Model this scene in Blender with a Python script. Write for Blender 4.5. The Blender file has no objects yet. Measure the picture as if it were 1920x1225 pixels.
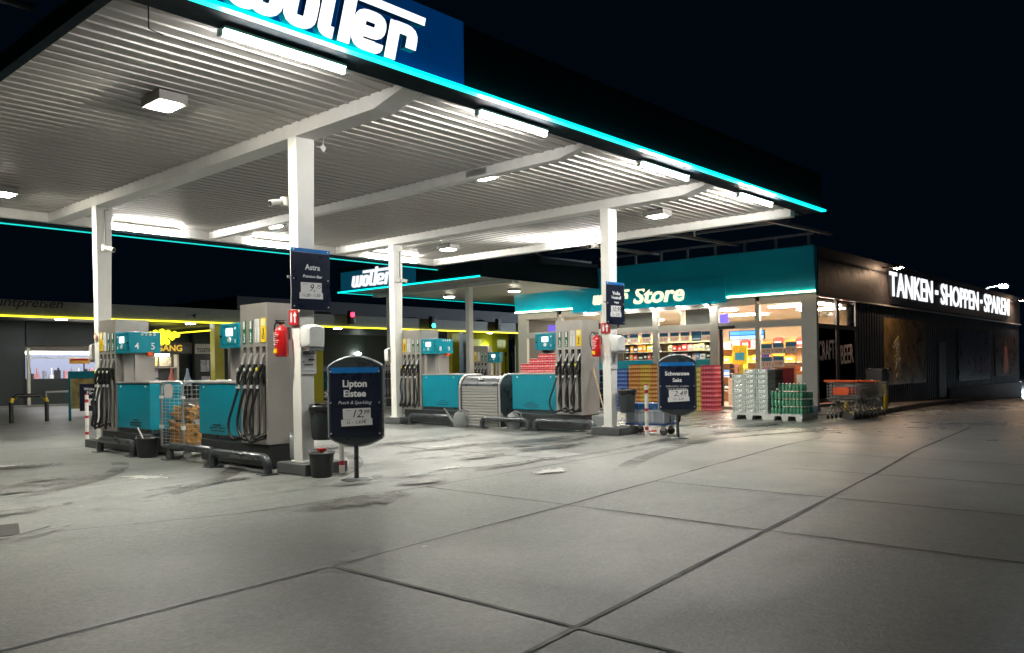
import bpy, bmesh, math, random
from mathutils import Matrix, Vector
random.seed(7)
S = bpy.context.scene
C = bpy.context.collection
R = math.radians

# ------------------------------------------------------------------ camera
cam = bpy.data.objects.new("camera", bpy.data.cameras.new("camera"))
C.objects.link(cam); S.camera = cam
yaw, roll = 0.73311, 0.01361
fw = Vector((math.cos(yaw), math.sin(yaw), 0)); rt = Vector((math.sin(yaw), -math.cos(yaw), 0)); up = Vector((0, 0, 1))
rc = rt * math.cos(roll) - up * math.sin(roll); uc = rt * math.sin(roll) + up * math.cos(roll)
M = Matrix((rc, uc, -fw)).transposed().to_4x4(); M.translation = Vector((0, 0, 1.2))
cam.matrix_world = M
cam.data.sensor_width = 36; cam.data.lens = 36 * 1556.1 / 1920
cam.data.shift_y = (691.4 - 612.5) / 1920
cam.data.clip_end = 2000; cam.data.clip_start = 0.05

# ------------------------------------------------------------------ world (night), exposure
W = bpy.data.worlds.new("World"); S.world = W; W.use_nodes = True
bg = W.node_tree.nodes["Background"]
bg.inputs[0].default_value = (0.0003, 0.0014, 0.0032, 1); bg.inputs[1].default_value = 0.6
S.view_settings.view_transform = 'Standard'; S.view_settings.look = 'None'
S.view_settings.exposure = 1.15; S.view_settings.gamma = 1
try:
    S.cycles.use_denoising = True; S.cycles.max_bounces = 6; S.cycles.sample_clamp_indirect = 4
    S.cycles.caustics_reflective = False; S.cycles.caustics_refractive = False
except Exception: pass
L_LAMP, L_TUBE, L_STRIP, L_LETTER = 450, 60, 1.05, .9      # emission strengths of the lit lamps

# ------------------------------------------------------------------ materials
MATS = {}
def P(name, col, rough=.5, metal=0, em=None, es=0, var=.12, vs=6, bump=0, bs=60, spec=.5, coat=0):
    if name in MATS: return MATS[name]
    m = bpy.data.materials.new(name); m.use_nodes = True; nt = m.node_tree; b = nt.nodes["Principled BSDF"]
    b.inputs["Base Color"].default_value = (*col, 1); b.inputs["Roughness"].default_value = rough
    b.inputs["Metallic"].default_value = metal; b.inputs["Specular IOR Level"].default_value = spec
    if coat: b.inputs["Coat Weight"].default_value = coat; b.inputs["Coat Roughness"].default_value = .08
    if em: b.inputs["Emission Color"].default_value = (*em, 1); b.inputs["Emission Strength"].default_value = es
    if var and not em:
        tc = nt.nodes.new("ShaderNodeTexCoord"); n = nt.nodes.new("ShaderNodeTexNoise")
        n.inputs["Scale"].default_value = vs; n.inputs["Detail"].default_value = 6; n.inputs["Roughness"].default_value = .65
        nt.links.new(tc.outputs["Object"], n.inputs["Vector"])
        mp = nt.nodes.new("ShaderNodeMapRange"); mp.inputs[1].default_value = .3; mp.inputs[2].default_value = .7
        mp.inputs[3].default_value = 1 - var; mp.inputs[4].default_value = 1 + var
        nt.links.new(n.outputs["Fac"], mp.inputs[0])
        mx = nt.nodes.new("ShaderNodeVectorMath"); mx.operation = 'SCALE'; mx.inputs[0].default_value = col
        nt.links.new(mp.outputs[0], mx.inputs["Scale"]); nt.links.new(mx.outputs[0], b.inputs["Base Color"])
        m2 = nt.nodes.new("ShaderNodeMapRange"); m2.inputs[1].default_value = .3; m2.inputs[2].default_value = .7
        m2.inputs[3].default_value = max(.02, rough * .8); m2.inputs[4].default_value = min(1, rough * 1.2)
        nt.links.new(n.outputs["Fac"], m2.inputs[0]); nt.links.new(m2.outputs[0], b.inputs["Roughness"])
        if bump:
            n2 = nt.nodes.new("ShaderNodeTexNoise"); n2.inputs["Scale"].default_value = bs; n2.inputs["Detail"].default_value = 4
            nt.links.new(tc.outputs["Object"], n2.inputs["Vector"])
            bp = nt.nodes.new("ShaderNodeBump"); bp.inputs["Strength"].default_value = bump; bp.inputs["Distance"].default_value = .01
            nt.links.new(n2.outputs["Fac"], bp.inputs["Height"]); nt.links.new(bp.outputs[0], b.inputs["Normal"])
    MATS[name] = m; return m
def E(name, col, s): return P(name, (.02, .02, .02), .5, 0, col, s)
def glass(name, tint=(1, 1, 1), fac=.10):
    m = bpy.data.materials.new(name); m.use_nodes = True; nt = m.node_tree; nt.nodes.clear()
    o = nt.nodes.new("ShaderNodeOutputMaterial"); mx = nt.nodes.new("ShaderNodeMixShader"); t = nt.nodes.new("ShaderNodeBsdfTransparent")
    g = nt.nodes.new("ShaderNodeBsdfGlossy"); g.inputs["Roughness"].default_value = .02; t.inputs[0].default_value = (*tint, 1)
    f = nt.nodes.new("ShaderNodeLayerWeight"); f.inputs[0].default_value = fac
    nt.links.new(f.outputs["Fresnel"], mx.inputs[0]); nt.links.new(t.outputs[0], mx.inputs[1]); nt.links.new(g.outputs[0], mx.inputs[2])
    nt.links.new(mx.outputs[0], o.inputs[0]); MATS[name] = m; return m

teal = P("teal_paint", (.004, .255, .35), .32, coat=.3, var=.10, vs=3)
teal_d = P("teal_panel_gloss", (.008, .60, .90), .14, coat=.6, var=.05, vs=1)
steel = P("brushed_steel", (.44, .415, .39), .38, .55, var=.08, vs=4)
steel_l = P("light_steel", (.62, .60, .58), .35, .5, var=.06)
white = P("white_paint", (.84, .83, .79), .42, var=.05, vs=3)
whitep = P("white_plastic", (.78, .78, .76), .3, var=.03)
cream = P("cream_paint", (.72, .67, .52), .45, var=.06)
black = P("black_rubber", (.012, .012, .013), .42, var=.1)
charc = P("charcoal_plastic", (.035, .037, .04), .45, var=.1)
dgrey = P("dark_grey_metal", (.06, .068, .075), .3, .3, var=.1, coat=.3)
mgrey = P("grey_plastic", (.20, .215, .22), .5, var=.1)
frameg = P("grey_aluminium", (.34, .35, .33), .45, .2, var=.05)
navy = P("navy_board", (.011, .016, .035), .3, var=.1, coat=.3)
navyb = P("blue_board_strip", (.01, .16, .48), .35, var=.05)
red = P("red_paint", (.55, .012, .015), .3, var=.06, coat=.4)
yellow = P("yellow_paint", (.72, .50, .01), .4, var=.08)
yellab = P("yellow_label", (.85, .58, .01), .4, var=.03)
green = P("green_label", (.005, .13, .055), .4, var=.03)
paper = P("white_paper", (.75, .74, .74), .6, var=.03)
ink = P("black_ink", (.012, .012, .015), .6, var=0)
lettw = P("white_lettering", (.85, .85, .86), .4, var=0)
orange = P("orange_plastic", (.80, .10, .015), .4, var=.05)
chrome = P("chrome_wire", (.62, .62, .62), .28, .5, var=.05)
kerbm = P("dark_kerb_concrete", (.085, .09, .093), .75, var=.2, bump=.3)
LIT = E("lamp_diffuser_lit", (1, .96, .82), L_LAMP); TUBE = E("tube_lit", (1, .97, .92), L_TUBE)
LED = E("teal_led_lit", (0, .86, .76), L_STRIP); LETT = E("white_letters_lit", (.93, .96, 1), L_LETTER)
WARM = E("warm_led_lit", (1, .66, .32), 7)
SCREEN = E("white_screen_lit", (.85, .95, 1), 1.1)

# ------------------------------------------------------------------ mesh helpers
class MB:
    def __init__(s): s.v = []; s.f = []; s.m = []; s.s = []
    def add(s, vs, fs, m=0, sm=False):
        o = len(s.v); s.v += [tuple(v) for v in vs]
        for f in fs: s.f.append([i + o for i in f]); s.m.append(m); s.s.append(sm)
        return s
    def box(s, x0, x1, y0, y1, z0, z1, m=0):
        x0, x1 = sorted((x0, x1)); y0, y1 = sorted((y0, y1)); z0, z1 = sorted((z0, z1))
        return s.add([(x0, y0, z0), (x1, y0, z0), (x1, y1, z0), (x0, y1, z0), (x0, y0, z1), (x1, y0, z1), (x1, y1, z1), (x0, y1, z1)],
                     [(0, 3, 2, 1), (4, 5, 6, 7), (0, 1, 5, 4), (1, 2, 6, 5), (2, 3, 7, 6), (3, 0, 4, 7)], m)
    def tube(s, pts, r, n=8, m=0, cap=True):
        pts = [Vector(p) for p in pts]; rings = []; k = len(pts); rr = r if isinstance(r, (list, tuple)) else [r] * k
        pu = None
        for i, p in enumerate(pts):
            d = (pts[min(i + 1, k - 1)] - pts[max(i - 1, 0)]).normalized()
            if pu is None:
                a = Vector((0, 0, 1)) if abs(d.z) < .9 else Vector((1, 0, 0)); pu = d.cross(a).normalized()
            u = (pu - d * pu.dot(d)).normalized(); w = d.cross(u); pu = u
            rings.append([p + (u * math.cos(2 * math.pi * j / n) + w * math.sin(2 * math.pi * j / n)) * rr[i] for j in range(n)])
        vs = [v for r_ in rings for v in r_]
        fs = [(i * n + j, i * n + (j + 1) % n, (i + 1) * n + (j + 1) % n, (i + 1) * n + j) for i in range(k - 1) for j in range(n)]
        s.add(vs, fs, m, True)
        if cap: s.add(rings[0], [tuple(range(n))[::-1]], m); s.add(rings[-1], [tuple(range(n))], m)
        return s
    def lathe(s, prof, c=(0, 0, 0), n=16, m=0, sx=1, sy=1, sm=True):
        vs = []; k = len(prof)
        for r, z in prof:
            for j in range(n):
                a = 2 * math.pi * j / n; vs.append((c[0] + r * math.cos(a) * sx, c[1] + r * math.sin(a) * sy, c[2] + z))
        fs = [(i * n + j, i * n + (j + 1) % n, (i + 1) * n + (j + 1) % n, (i + 1) * n + j) for i in range(k - 1) for j in range(n)]
        s.add(vs, fs, m, sm)
        s.add(vs[:n], [tuple(range(n))[::-1]], m); s.add(vs[-n:], [tuple(range(n))], m)
        return s
    def prism(s, poly, y0, y1, m=0, ax='y'):
        n = len(poly)
        mk = {'y': lambda p, t: (p[0], t, p[1]), 'x': lambda p, t: (t, p[0], p[1]), 'z': lambda p, t: (p[0], p[1], t)}[ax]
        vs = [mk(p, y0) for p in poly] + [mk(p, y1) for p in poly]
        return s.add(vs, [tuple(range(n)), tuple(range(n, 2 * n))[::-1]] + [(i, i + n, (i + 1) % n + n, (i + 1) % n) for i in range(n)], m)
    def quad(s, a, b, c, d, m=0): return s.add([a, b, c, d], [(0, 1, 2, 3)], m)
    def build(s, name, mats, parent=None, loc=None, rot=0, bevel=0, kind=None, fix=True):
        me = bpy.data.meshes.new(name); me.from_pydata(s.v, [], s.f)
        for m in (mats if isinstance(mats, (list, tuple)) else [mats]): me.materials.append(m)
        me.polygons.foreach_set("material_index", s.m); me.polygons.foreach_set("use_smooth", s.s)
        if bevel or fix:
            bm = bmesh.new(); bm.from_mesh(me)
            if bevel:
                bmesh.ops.remove_doubles(bm, verts=bm.verts, dist=1e-6)
                ed = [e for e in bm.edges if len(e.link_faces) == 2 and e.calc_face_angle(0) > .6]
                bmesh.ops.bevel(bm, geom=ed, offset=bevel, segments=2, affect='EDGES', profile=.6, clamp_overlap=True)
            if fix: bmesh.ops.recalc_face_normals(bm, faces=bm.faces)
            bm.to_mesh(me); bm.free()
        me.update()
        o = bpy.data.objects.new(name, me); C.objects.link(o)
        if parent: o.parent = parent
        if loc: o.location = loc
        if rot: o.rotation_euler.z = rot
        if kind: o["kind"] = kind
        return o
def tag(o, label, cat, group=None):
    o["label"] = label; o["category"] = cat
    if group: o["group"] = group
    return o
def thing(name, label, cat, loc=(0, 0, 0), rot=0, group=None):
    o = bpy.data.objects.new(name, None); C.objects.link(o); o.location = loc; o.rotation_euler.z = rot
    o.empty_display_size = .1
    return tag(o, label, cat, group)
def dup(o, loc, rot=None, label=None, group=None, parent=None):
    c = o.copy(); C.objects.link(c)
    if parent: c.parent = parent
    else:
        c.location = loc
        if rot is not None: c.rotation_euler.z = rot
        if label: c["label"] = label
        if group: c["group"] = group
    for ch in list(o.children): dup(ch, None, parent=c)
    return c
def text_verts(s, size, bold=0, shear=0, ext=.003, sp=1):
    cu = bpy.data.curves.new("t", 'FONT'); cu.body = s; cu.size = size; cu.offset = bold * size; cu.shear = shear; cu.extrude = ext
    cu.space_character = sp; cu.align_x = 'LEFT'; cu.resolution_u = 3
    o = bpy.data.objects.new("t", cu); C.objects.link(o)
    dg = bpy.context.evaluated_depsgraph_get(); me = bpy.data.meshes.new_from_object(o.evaluated_get(dg))
    bpy.data.objects.remove(o); bpy.data.curves.remove(cu); return me
def text(parent, name, s, pos, size, mat, face='Y', rot=0, bold=.012, shear=0, width=None, height=None, align='C', ext=.003, sp=1):
    me = text_verts(s, size, bold, shear, ext, sp); me.name = name
    xs = [v.co.x for v in me.vertices]; ys = [v.co.y for v in me.vertices]
    x0, x1, y0, y1 = min(xs), max(xs), min(ys), max(ys)
    kx = width / (x1 - x0) if width else 1; ky = height / (y1 - y0) if height else 1
    if width and not height: ky = kx
    if height and not width: kx = ky
    cx = {'C': (x0 + x1) / 2, 'L': x0, 'R': x1}[align]; cy = y0 if height else 0
    ca, sa = math.cos(rot), math.sin(rot)
    for v in me.vertices:
        a, b, d = (v.co.x - cx) * kx, (v.co.y - cy) * ky, v.co.z
        a, b = a * ca - b * sa, a * sa + b * ca
        v.co = (pos[0] + a, pos[1] - d, pos[2] + b) if face == 'Y' else (pos[0] - d, pos[1] - a, pos[2] + b)
    me.materials.clear(); me.materials.append(mat)
    o = bpy.data.objects.new(name, me); C.objects.link(o)
    if parent: o.parent = parent
    return o
def arc(cx, cy, r, a0, a1, n=6):
    return [(cx + r * math.cos(R(a0 + (a1 - a0) * i / n)), cy + r * math.sin(R(a0 + (a1 - a0) * i / n))) for i in range(n + 1)]
def rpath(pts, r, n=4):                                    # polyline with rounded corners
    out = [Vector(pts[0])]
    for i in range(1, len(pts) - 1):
        p = Vector(pts[i]); a = (Vector(pts[i - 1]) - p); b = (Vector(pts[i + 1]) - p)
        k = min(r, a.length / 2, b.length / 2); a = p + a.normalized() * k; b = p + b.normalized() * k
        for j in range(n + 1):
            t = j / n; out.append(a * (1 - t) ** 2 + p * 2 * t * (1 - t) + b * t * t)
    out.append(Vector(pts[-1])); return out
def stroke(mb, pts, w, y0, y1, fx, m=0, mside=0):           # thick 2-D stroke extruded in depth; fx maps (a, b, depth) to 3-D
    k = len(pts); L = []; Q = []
    for i in range(k):
        d = (Vector(pts[min(i + 1, k - 1)]) - Vector(pts[max(i - 1, 0)])).normalized(); n = Vector((-d.y, d.x)) * w / 2
        L.append(Vector(pts[i]) + n); Q.append(Vector(pts[i]) - n)
    vs = [fx(p.x, p.y, y0) for p in L] + [fx(p.x, p.y, y0) for p in Q] + [fx(p.x, p.y, y1) for p in L] + [fx(p.x, p.y, y1) for p in Q]
    fs = [(2 * k + i, 2 * k + i + 1, 3 * k + i + 1, 3 * k + i) for i in range(k - 1)]
    sd = [(i, i + 1, 2 * k + i + 1, 2 * k + i) for i in range(k - 1)] + [(k + i, k + i + 1, 3 * k + i + 1, 3 * k + i) for i in range(k - 1)] + [(0, k, 3 * k, 2 * k), (k - 1, 2 * k - 1, 4 * k - 1, 3 * k - 1)]
    mb.add(vs, fs, m); mb.add(vs, sd, mside)
def brand(mb, fx, m=0, ms=0, d0=0, d1=.05, sh=.2, w=.29):          # the sign-writer's lower-case lettering with the long bar
    def g(a, b, d): return fx(a + b * sh, b, d)
    def st(p, e=0): stroke(mb, p, w, d0, d1 + e * .15, g, m, ms)
    st(rpath([(0, 1), (0, .13), (.43, .13), (.43, .6)], .22)); st(rpath([(.43, 1), (.43, .13), (.86, .13), (.86, 1)], .22), .004)
    o = rpath([(1.60, .5), (1.60, .13), (1.16, .13), (1.16, .87), (1.60, .87), (1.60, .48)], .2); st(o)
    st(rpath([(1.93, 1.2), (1.93, .13), (2.16, .13)], .15)); st([(2.42, 0), (2.42, 1.55)], .004)
    st(rpath([(2.72, .47), (3.24, .47), (3.24, .87), (2.72, .87), (2.72, .13), (3.24, .13), (3.24, .26)], .17))
    st([(3.60, 0), (3.60, 1)]); st(rpath([(3.60, .87), (4.10, .87), (4.10, .42)], .2), .004)
    stroke(mb, [(1.0, 1.25), (4.35, 1.25)], .21, d0, d1 + .008, g, m, ms)

def gz(x): return .0051 * x if x <= 11.5 else (.05865 - .0202 * (x - 11.5) if x < 60 else -.921)

# ------------------------------------------------------------------ the setting: ground, joints, stains
def concrete():
    m = bpy.data.materials.new("yard_concrete"); m.use_nodes = True; nt = m.node_tree; b = nt.nodes["Principled BSDF"]; l = nt.links.new
    tc = nt.nodes.new("ShaderNodeTexCoord")
    def noise(sc, det=6, ro=.6, dist=0, vec=None):
        n = nt.nodes.new("ShaderNodeTexNoise"); n.inputs["Scale"].default_value = sc; n.inputs["Detail"].default_value = det
        n.inputs["Roughness"].default_value = ro; n.inputs["Distortion"].default_value = dist; l(vec or tc.outputs["Object"], n.inputs["Vector"]); return n
    def mr(src, a, b_, c, d):
        r = nt.nodes.new("ShaderNodeMapRange"); r.inputs[1].default_value = a; r.inputs[2].default_value = b_; r.inputs[3].default_value = c; r.inputs[4].default_value = d
        l(src, r.inputs[0]); return r.outputs[0]
    def mul(a, b_):
        n = nt.nodes.new("ShaderNodeMath"); n.operation = 'MULTIPLY'; l(a, n.inputs[0])
        if isinstance(b_, float): n.inputs[1].default_value = b_
        else: l(b_, n.inputs[1])
        return n.outputs[0]
    big = noise(.35, 5, .6, .6); mid = noise(1.7, 8, .7, .4); fine = noise(45, 4, .7); spk = noise(14, 6, .8)
    mapn = nt.nodes.new("ShaderNodeMapping"); mapn.inputs["Rotation"].default_value = (0, 0, .15); mapn.inputs["Scale"].default_value = (.25, 2.2, 1)
    l(tc.outputs["Object"], mapn.inputs["Vector"]); streak = noise(1.1, 6, .65, .8, mapn.outputs[0])
    # oil and tyre dirt gathers in the pump lanes (y 6..17) more than on the open slabs
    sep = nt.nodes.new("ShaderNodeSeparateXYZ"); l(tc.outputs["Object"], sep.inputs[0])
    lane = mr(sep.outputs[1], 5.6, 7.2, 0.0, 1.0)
    st = mul(mr(streak.outputs["Fac"], .47, .70, 0, 1), mr(lane, 0, 1, .12, .85))
    pat = mul(mr(mid.outputs["Fac"], .55, .72, 0, 1), mr(lane, 0, 1, .18, .85))
    v = mul(mr(big.outputs["Fac"], .3, .7, .74, 1.22), mr(mid.outputs["Fac"], .3, .7, .84, 1.16))
    v = mul(v, mr(spk.outputs["Fac"], .3, .7, .82, 1.18)); v = mul(v, mr(fine.outputs["Fac"], .3, .7, .74, 1.26))
    v = mul(v, mr(st, 0, 1, 1, .35)); v = mul(v, mr(pat, 0, 1, 1, .5))
    v = mul(v, mr(lane, 0, 1, 1.0, 1.6))  # concrete lightened under the canopy, lamp light put into its colour
    def spots(sc, th, off, lo):
        vo = nt.nodes.new("ShaderNodeTexVoronoi"); vo.inputs["Scale"].default_value = sc; mp_ = nt.nodes.new("ShaderNodeMapping"); mp_.inputs["Location"].default_value = off
        l(tc.outputs["Object"], mp_.inputs["Vector"]); l(mp_.outputs[0], vo.inputs["Vector"]); sx_ = nt.nodes.new("ShaderNodeSeparateXYZ"); l(vo.outputs["Color"], sx_.inputs[0])
        return mr(mul(mr(vo.outputs["Distance"], th * .7, th, 1, 0), mr(sx_.outputs[0], .55, .6, 0, 1)), 0, 1, 1, lo)
    v = mul(v, spots(2.2, .055, (3, 1, 0), .45)); v = mul(v, spots(1.3, .03, (7, 5, 0), 1.9)); v = mul(v, spots(5.5, .07, (1, 9, 0), .7))
    ramp = nt.nodes.new("ShaderNodeVectorMath"); ramp.operation = 'SCALE'; ramp.inputs[0].default_value = (.130, .134, .130)
    l(v, ramp.inputs["Scale"]); l(ramp.outputs[0], b.inputs["Base Color"])
    rr = mul(mr(big.outputs["Fac"], .3, .7, .40, .64), mr(mid.outputs["Fac"], .3, .7, .85, 1.1)); rr = mul(rr, mr(st, 0, 1, 1, .7)); rr = mul(rr, mr(sep.outputs[0], 7, 15, 1, .6)); l(rr, b.inputs["Roughness"])
    l(mr(sep.outputs[0], 5, 14, .18, .95), b.inputs["Specular IOR Level"])
    bp = nt.nodes.new("ShaderNodeBump"); bp.inputs["Strength"].default_value = .6; bp.inputs["Distance"].default_value = .006
    l(fine.outputs["Fac"], bp.inputs["Height"]); l(bp.outputs[0], b.inputs["Normal"]); return m
mb = MB()
xs = [-80, -20, 0, 11.5, 60, 300]; ys = [-120, -20, 0, 20, 60, 260]
for i in range(5):
    for j in range(5):
        x0, x1, y0, y1 = xs[i], xs[i + 1], ys[j], ys[j + 1]
        mb.quad((x0, y0, gz(x0)), (x1, y0, gz(x1)), (x1, y1, gz(x1)), (x0, y1, gz(x0)))
g = mb.build("ground", concrete(), kind="structure", fix=False)
jm = P("joint_filler", (.004, .004, .0045), .7, var=.4, vs=3)
def strip(mb, pts, w, h=.004, jit=.0):
    for (a, b) in zip(pts[:-1], pts[1:]):
        n = max(1, int(math.hypot(b[0] - a[0], b[1] - a[1]) / .6)); pr = None
        for i in range(n + 1):
            t = i / n; x = a[0] + (b[0] - a[0]) * t; y = a[1] + (b[1] - a[1]) * t
            d = Vector((b[0] - a[0], b[1] - a[1])).normalized(); q = Vector((-d.y, d.x)) * (w * (1 + random.uniform(-jit, jit)) / 2)
            o = random.uniform(-jit, jit) * w * .4
            c = ((x + q.x + o, y + q.y + o), (x - q.x + o, y - q.y + o))
            if pr: mb.quad(*[(p[0], p[1], gz(p[0]) + h) for p in (pr[0], pr[1], c[1], c[0])])
            pr = c
mb = MB()
strip(mb, [(-8, 1.1), (3.02, 2.33), (5.5, 2.6), (8.94, 2.99), (18, 4.2)], .032, jit=.35)
strip(mb, [(-8, 3.3), (1.48, 4.08), (2.89, 4.18), (5.55, 4.40), (8.09, 4.66), (13.2, 5.22)], .026, jit=.5)
strip(mb, [(-4, 8.6), (2.0, 6.9), (3.6, 6.33), (5.6, 6.2), (8.8, 6.35), (13, 6.5)], .016, jit=.5)
strip(mb, [(0.3, 10.4), (2.84, 9.75), (6, 9.2)], .012, jit=.5)
for x, y0, y1 in ((3.0, -6, 4.19), (5.57, -6, 6.2), (7.21, -6, 4.55), (8.94, -6, 3.9), (10.6, -6, 4.5), (12.4, -6, 5.1), (14.4, -6, 5.3), (.9, 3.6, 6.9), (8.2, 6.35, 16)):
    strip(mb, [(x - .03, y0), (x, y1)], .024, .0045, jit=.4)
mb.build("ground_joint", jm, kind="structure", fix=False)
def patch_mat(name, col, rough, lo=.42, hi=.62, sc=3):
    m = bpy.data.materials.new(name); m.use_nodes = True; nt = m.node_tree; b = nt.nodes["Principled BSDF"]; l = nt.links.new
    b.inputs["Base Color"].default_value = (*col, 1); b.inputs["Roughness"].default_value = rough
    tc = nt.nodes.new("ShaderNodeTexCoord"); n = nt.nodes.new("ShaderNodeTexNoise"); n.inputs["Scale"].default_value = sc; n.inputs["Detail"].default_value = 8
    n.inputs["Roughness"].default_value = .7; n.inputs["Distortion"].default_value = .7; l(tc.outputs["Object"], n.inputs["Vector"])
    gr = nt.nodes.new("ShaderNodeTexGradient"); gr.gradient_type = 'SPHERICAL'; mp = nt.nodes.new("ShaderNodeMapping")
    mp.inputs["Location"].default_value = (-1, -1, 0); mp.inputs["Scale"].default_value = (2, 2, 0); l(tc.outputs["Generated"], mp.inputs["Vector"]); l(mp.outputs[0], gr.inputs[0])
    mu = nt.nodes.new("ShaderNodeMath"); mu.operation = 'MULTIPLY_ADD'; l(gr.outputs["Fac"], mu.inputs[0]); mu.inputs[1].default_value = .55; 
    l(n.outputs["Fac"], mu.inputs[2]); sb = nt.nodes.new("ShaderNodeMapRange"); sb.inputs[1].default_value = lo + .28; sb.inputs[2].default_value = hi + .28; l(mu.outputs[0], sb.inputs[0])
    l(sb.outputs[0], b.inputs["Alpha"]); return m
oil = patch_mat("oil_stain", (.045, .046, .046), .34, .46, .66, 4); lime = patch_mat("pale_residue", (.42, .42, .40), .6, .54, .62, 7); dirt = patch_mat("tyre_dirt", (.085, .082, .075), .5, .42, .66, 3)
k = 0
for x, y, sx, sy, rz, m in ((4.35, 8.3, 1.9, .5, .05, oil), (4.2, 9.4, .8, 1.6, .3, lime), (3.4, 9.9, 1.6, 1.2, .2, dirt), (3.7, 11.8, 1.6, .8, 0, oil), (3.6, 12.1, .9, .5, .4, lime),
        (9.3, 7.6, 2.4, .9, .1, oil), (8.4, 8.9, 3.0, .5, .06, dirt), (9.2, 10.1, 3.4, 1.0, .1, dirt), (6.8, 7.1, .9, .4, .3, lime), (7.6, 6.7, 2.6, .35, .1, dirt), (4.6, 6.0, 1.8, .9, .2, dirt), (7.2, 5.9, 1.2, .8, .3, lime),
        (2.4, 8.0, 1.4, .5, .2, dirt), (6.05, 6.95, .55, .3, .5, lime), (6.2, 6.9, .5, .2, .3, oil), *[(random.uniform(2.2, 15), random.uniform(6.2, 10.5), random.uniform(.3, 1.6), random.uniform(.12, .6), random.uniform(-.3, .5), random.choice((oil, dirt, dirt, lime))) for _ in range(18)], (13.6, 7.0, 2.5, .8, .1, oil), (16.2, 7.6, 3, .8, .1, dirt), (10.2, 8.4, 1.8, .5, 0, oil), (7.4, 10.4, 2.4, .6, .1, oil)):
    k += 1; o = MB().quad((-sx / 2, -sy / 2, 0), (sx / 2, -sy / 2, 0), (sx / 2, sy / 2, 0), (-sx / 2, sy / 2, 0)).build("ground_stain", m, loc=(x, y, gz(x) + .0065 + .0007 * k), rot=rz, kind="structure", fix=False)
    o.rotation_euler.y = -math.atan(.0051 if x < 11.5 else -.0202)

tyre = patch_mat("tyre_mark", (.075, .073, .066), .45, .20, .62, 2.5)
for cx, cy, rad, a0, a1, w in ((1.2, 12.2, 3.6, -75, -15, .20), (1.2, 12.2, 5.0, -70, -20, .22), (3.0, 11.2, 4.4, -70, 5, .18), (9.0, 15.5, 7.6, -110, -55, .2), (9.0, 15.5, 8.9, -112, -60, .2), (12, -3.5, 9.8, 62, 118, .22)):
    k += 1; mb = MB(); n = 24; pv = None
    for i in range(n + 1):
        a = R(a0 + (a1 - a0) * i / n); q = [(cx + (rad + e) * math.cos(a), cy + (rad + e) * math.sin(a)) for e in (-w / 2, w / 2)]
        if pv: mb.quad(*[(p[0], p[1], gz(p[0]) + .005 + .0001 * k) for p in (pv[0], pv[1], q[1], q[0])])
        pv = q
    mb.build("tyre_track", tyre, kind="structure", fix=False)
mb = MB()
for pts_ in ([(4.9, 7.3), (5.05, 7.05), (5.2, 6.95), (5.5, 6.9), (5.8, 6.75), (6.3, 6.8)],): strip(mb, pts_, .010, .0047, jit=.7)
mb.build("ground_crack", jm, kind="structure", fix=False)
mb = MB(); strip(mb, [(-1, 7.6), (1.95, 6.75), (2.4, 7.05)], .03, .0048, jit=.5); mb.build("ground_joint", jm, kind="structure", fix=False)
tag(MB().box(-1.2, .45, 0, .55, -.02, .005).build("asphalt_patch", P("asphalt_patch", (.05, .048, .045), .8, var=.5, vs=30, bump=.8), loc=(1.7, 7.0, gz(2)), rot=-.28), "dark rough asphalt patch at the far left edge", "patch")["kind"] = "structure"
# ------------------------------------------------------------------ the big canopy
sheet = P("corrugated_sheet", (.44, .425, .40), .42, .15, var=.06, vs=2)
beamw = P("beam_white", (.80, .785, .76), .45, var=.06)
soff = P("soffit_grey", (.30, .295, .29), .5, var=.06)
fasc = P("fascia_dark", (.006, .018, .026), .8, var=.2, spec=.08)
can = thing("petrol_station_canopy", "big flat forecourt canopy with corrugated white ceiling and teal edge light", "canopy", (8.6, 11, 0))
ox, oy = 8.6, 11
def L(mb): mb.v = [(x - ox, y - oy, z) for x, y, z in mb.v]; return mb
x0, x1, yf, yb = 2.68, 14.56, 6.27, 15.9
mb = MB(); pts = []; y = yf
while y < yb - .01: pts += [(y, 4.045), (y + .142, 4.045), (y + .146, 4.030), (y + .162, 4.030), (y + .166, 4.045)]; y += .18
for (a, za), (b, zb) in zip(pts[:-1], pts[1:]): mb.quad((x0, a, za), (x1, a, za), (x1, b, zb), (x0, b, zb))
mb.box(x0 + .01, x1 + .5, yf + .01, yb + .2, 4.12, 4.2)
L(mb).build("ceiling_sheet", sheet, can, fix=False)
for x, w, z in ((5.4, .27, 3.885), (8.40, .13, 3.90), (11.5, .27, 3.885)):
    L(MB().prism([(yf + .45, z), (yb - .14, z), (yb - .14, 4.06), (yf - .0, 4.06), (yf - .0, 3.995)], x, x + w, ax="x")).build("roof_beam", beamw, can, bevel=.006)
L(MB().box(x1, x1 + .16, yf + .002, yb, 3.885, 4.1)).build("edge_beam", beamw, can, bevel=.006)
L(MB().box(x0 + .02, x1 - .01, yb - .13, yb, 3.885, 4.1)).build("edge_beam", beamw, can, bevel=.006)
L(MB().box(2.35, 15.16, 5.95, yf - .003, 4.0, 4.69)).build("front_fascia", fasc, can)
L(MB().box(2.5, 15.1, yb + .004, 16.2, 3.86, 4.6)).build("back_fascia", fasc, can)
L(MB().box(x1 + .165, 15.1, yf, yb, 3.98, 4.6)).build("side_fascia", fasc, can)
L(MB().box(x0 - .1, x0 - .01, yf, yb, 4.03, 4.2)).build("side_fascia", fasc, can)
L(MB().box(2.35, 15.17, 5.865, 5.90, 4.0, 4.03).box(2.35, 15.16, 5.901, 5.949, 4.0, 4.012)).build("edge_light", LED, can)
L(MB().box(2.5, 15.1, 16.203, 16.23, 3.838, 3.858)).build("edge_light", E("teal_led_back", (0, .62, .56), .62), can)
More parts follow.
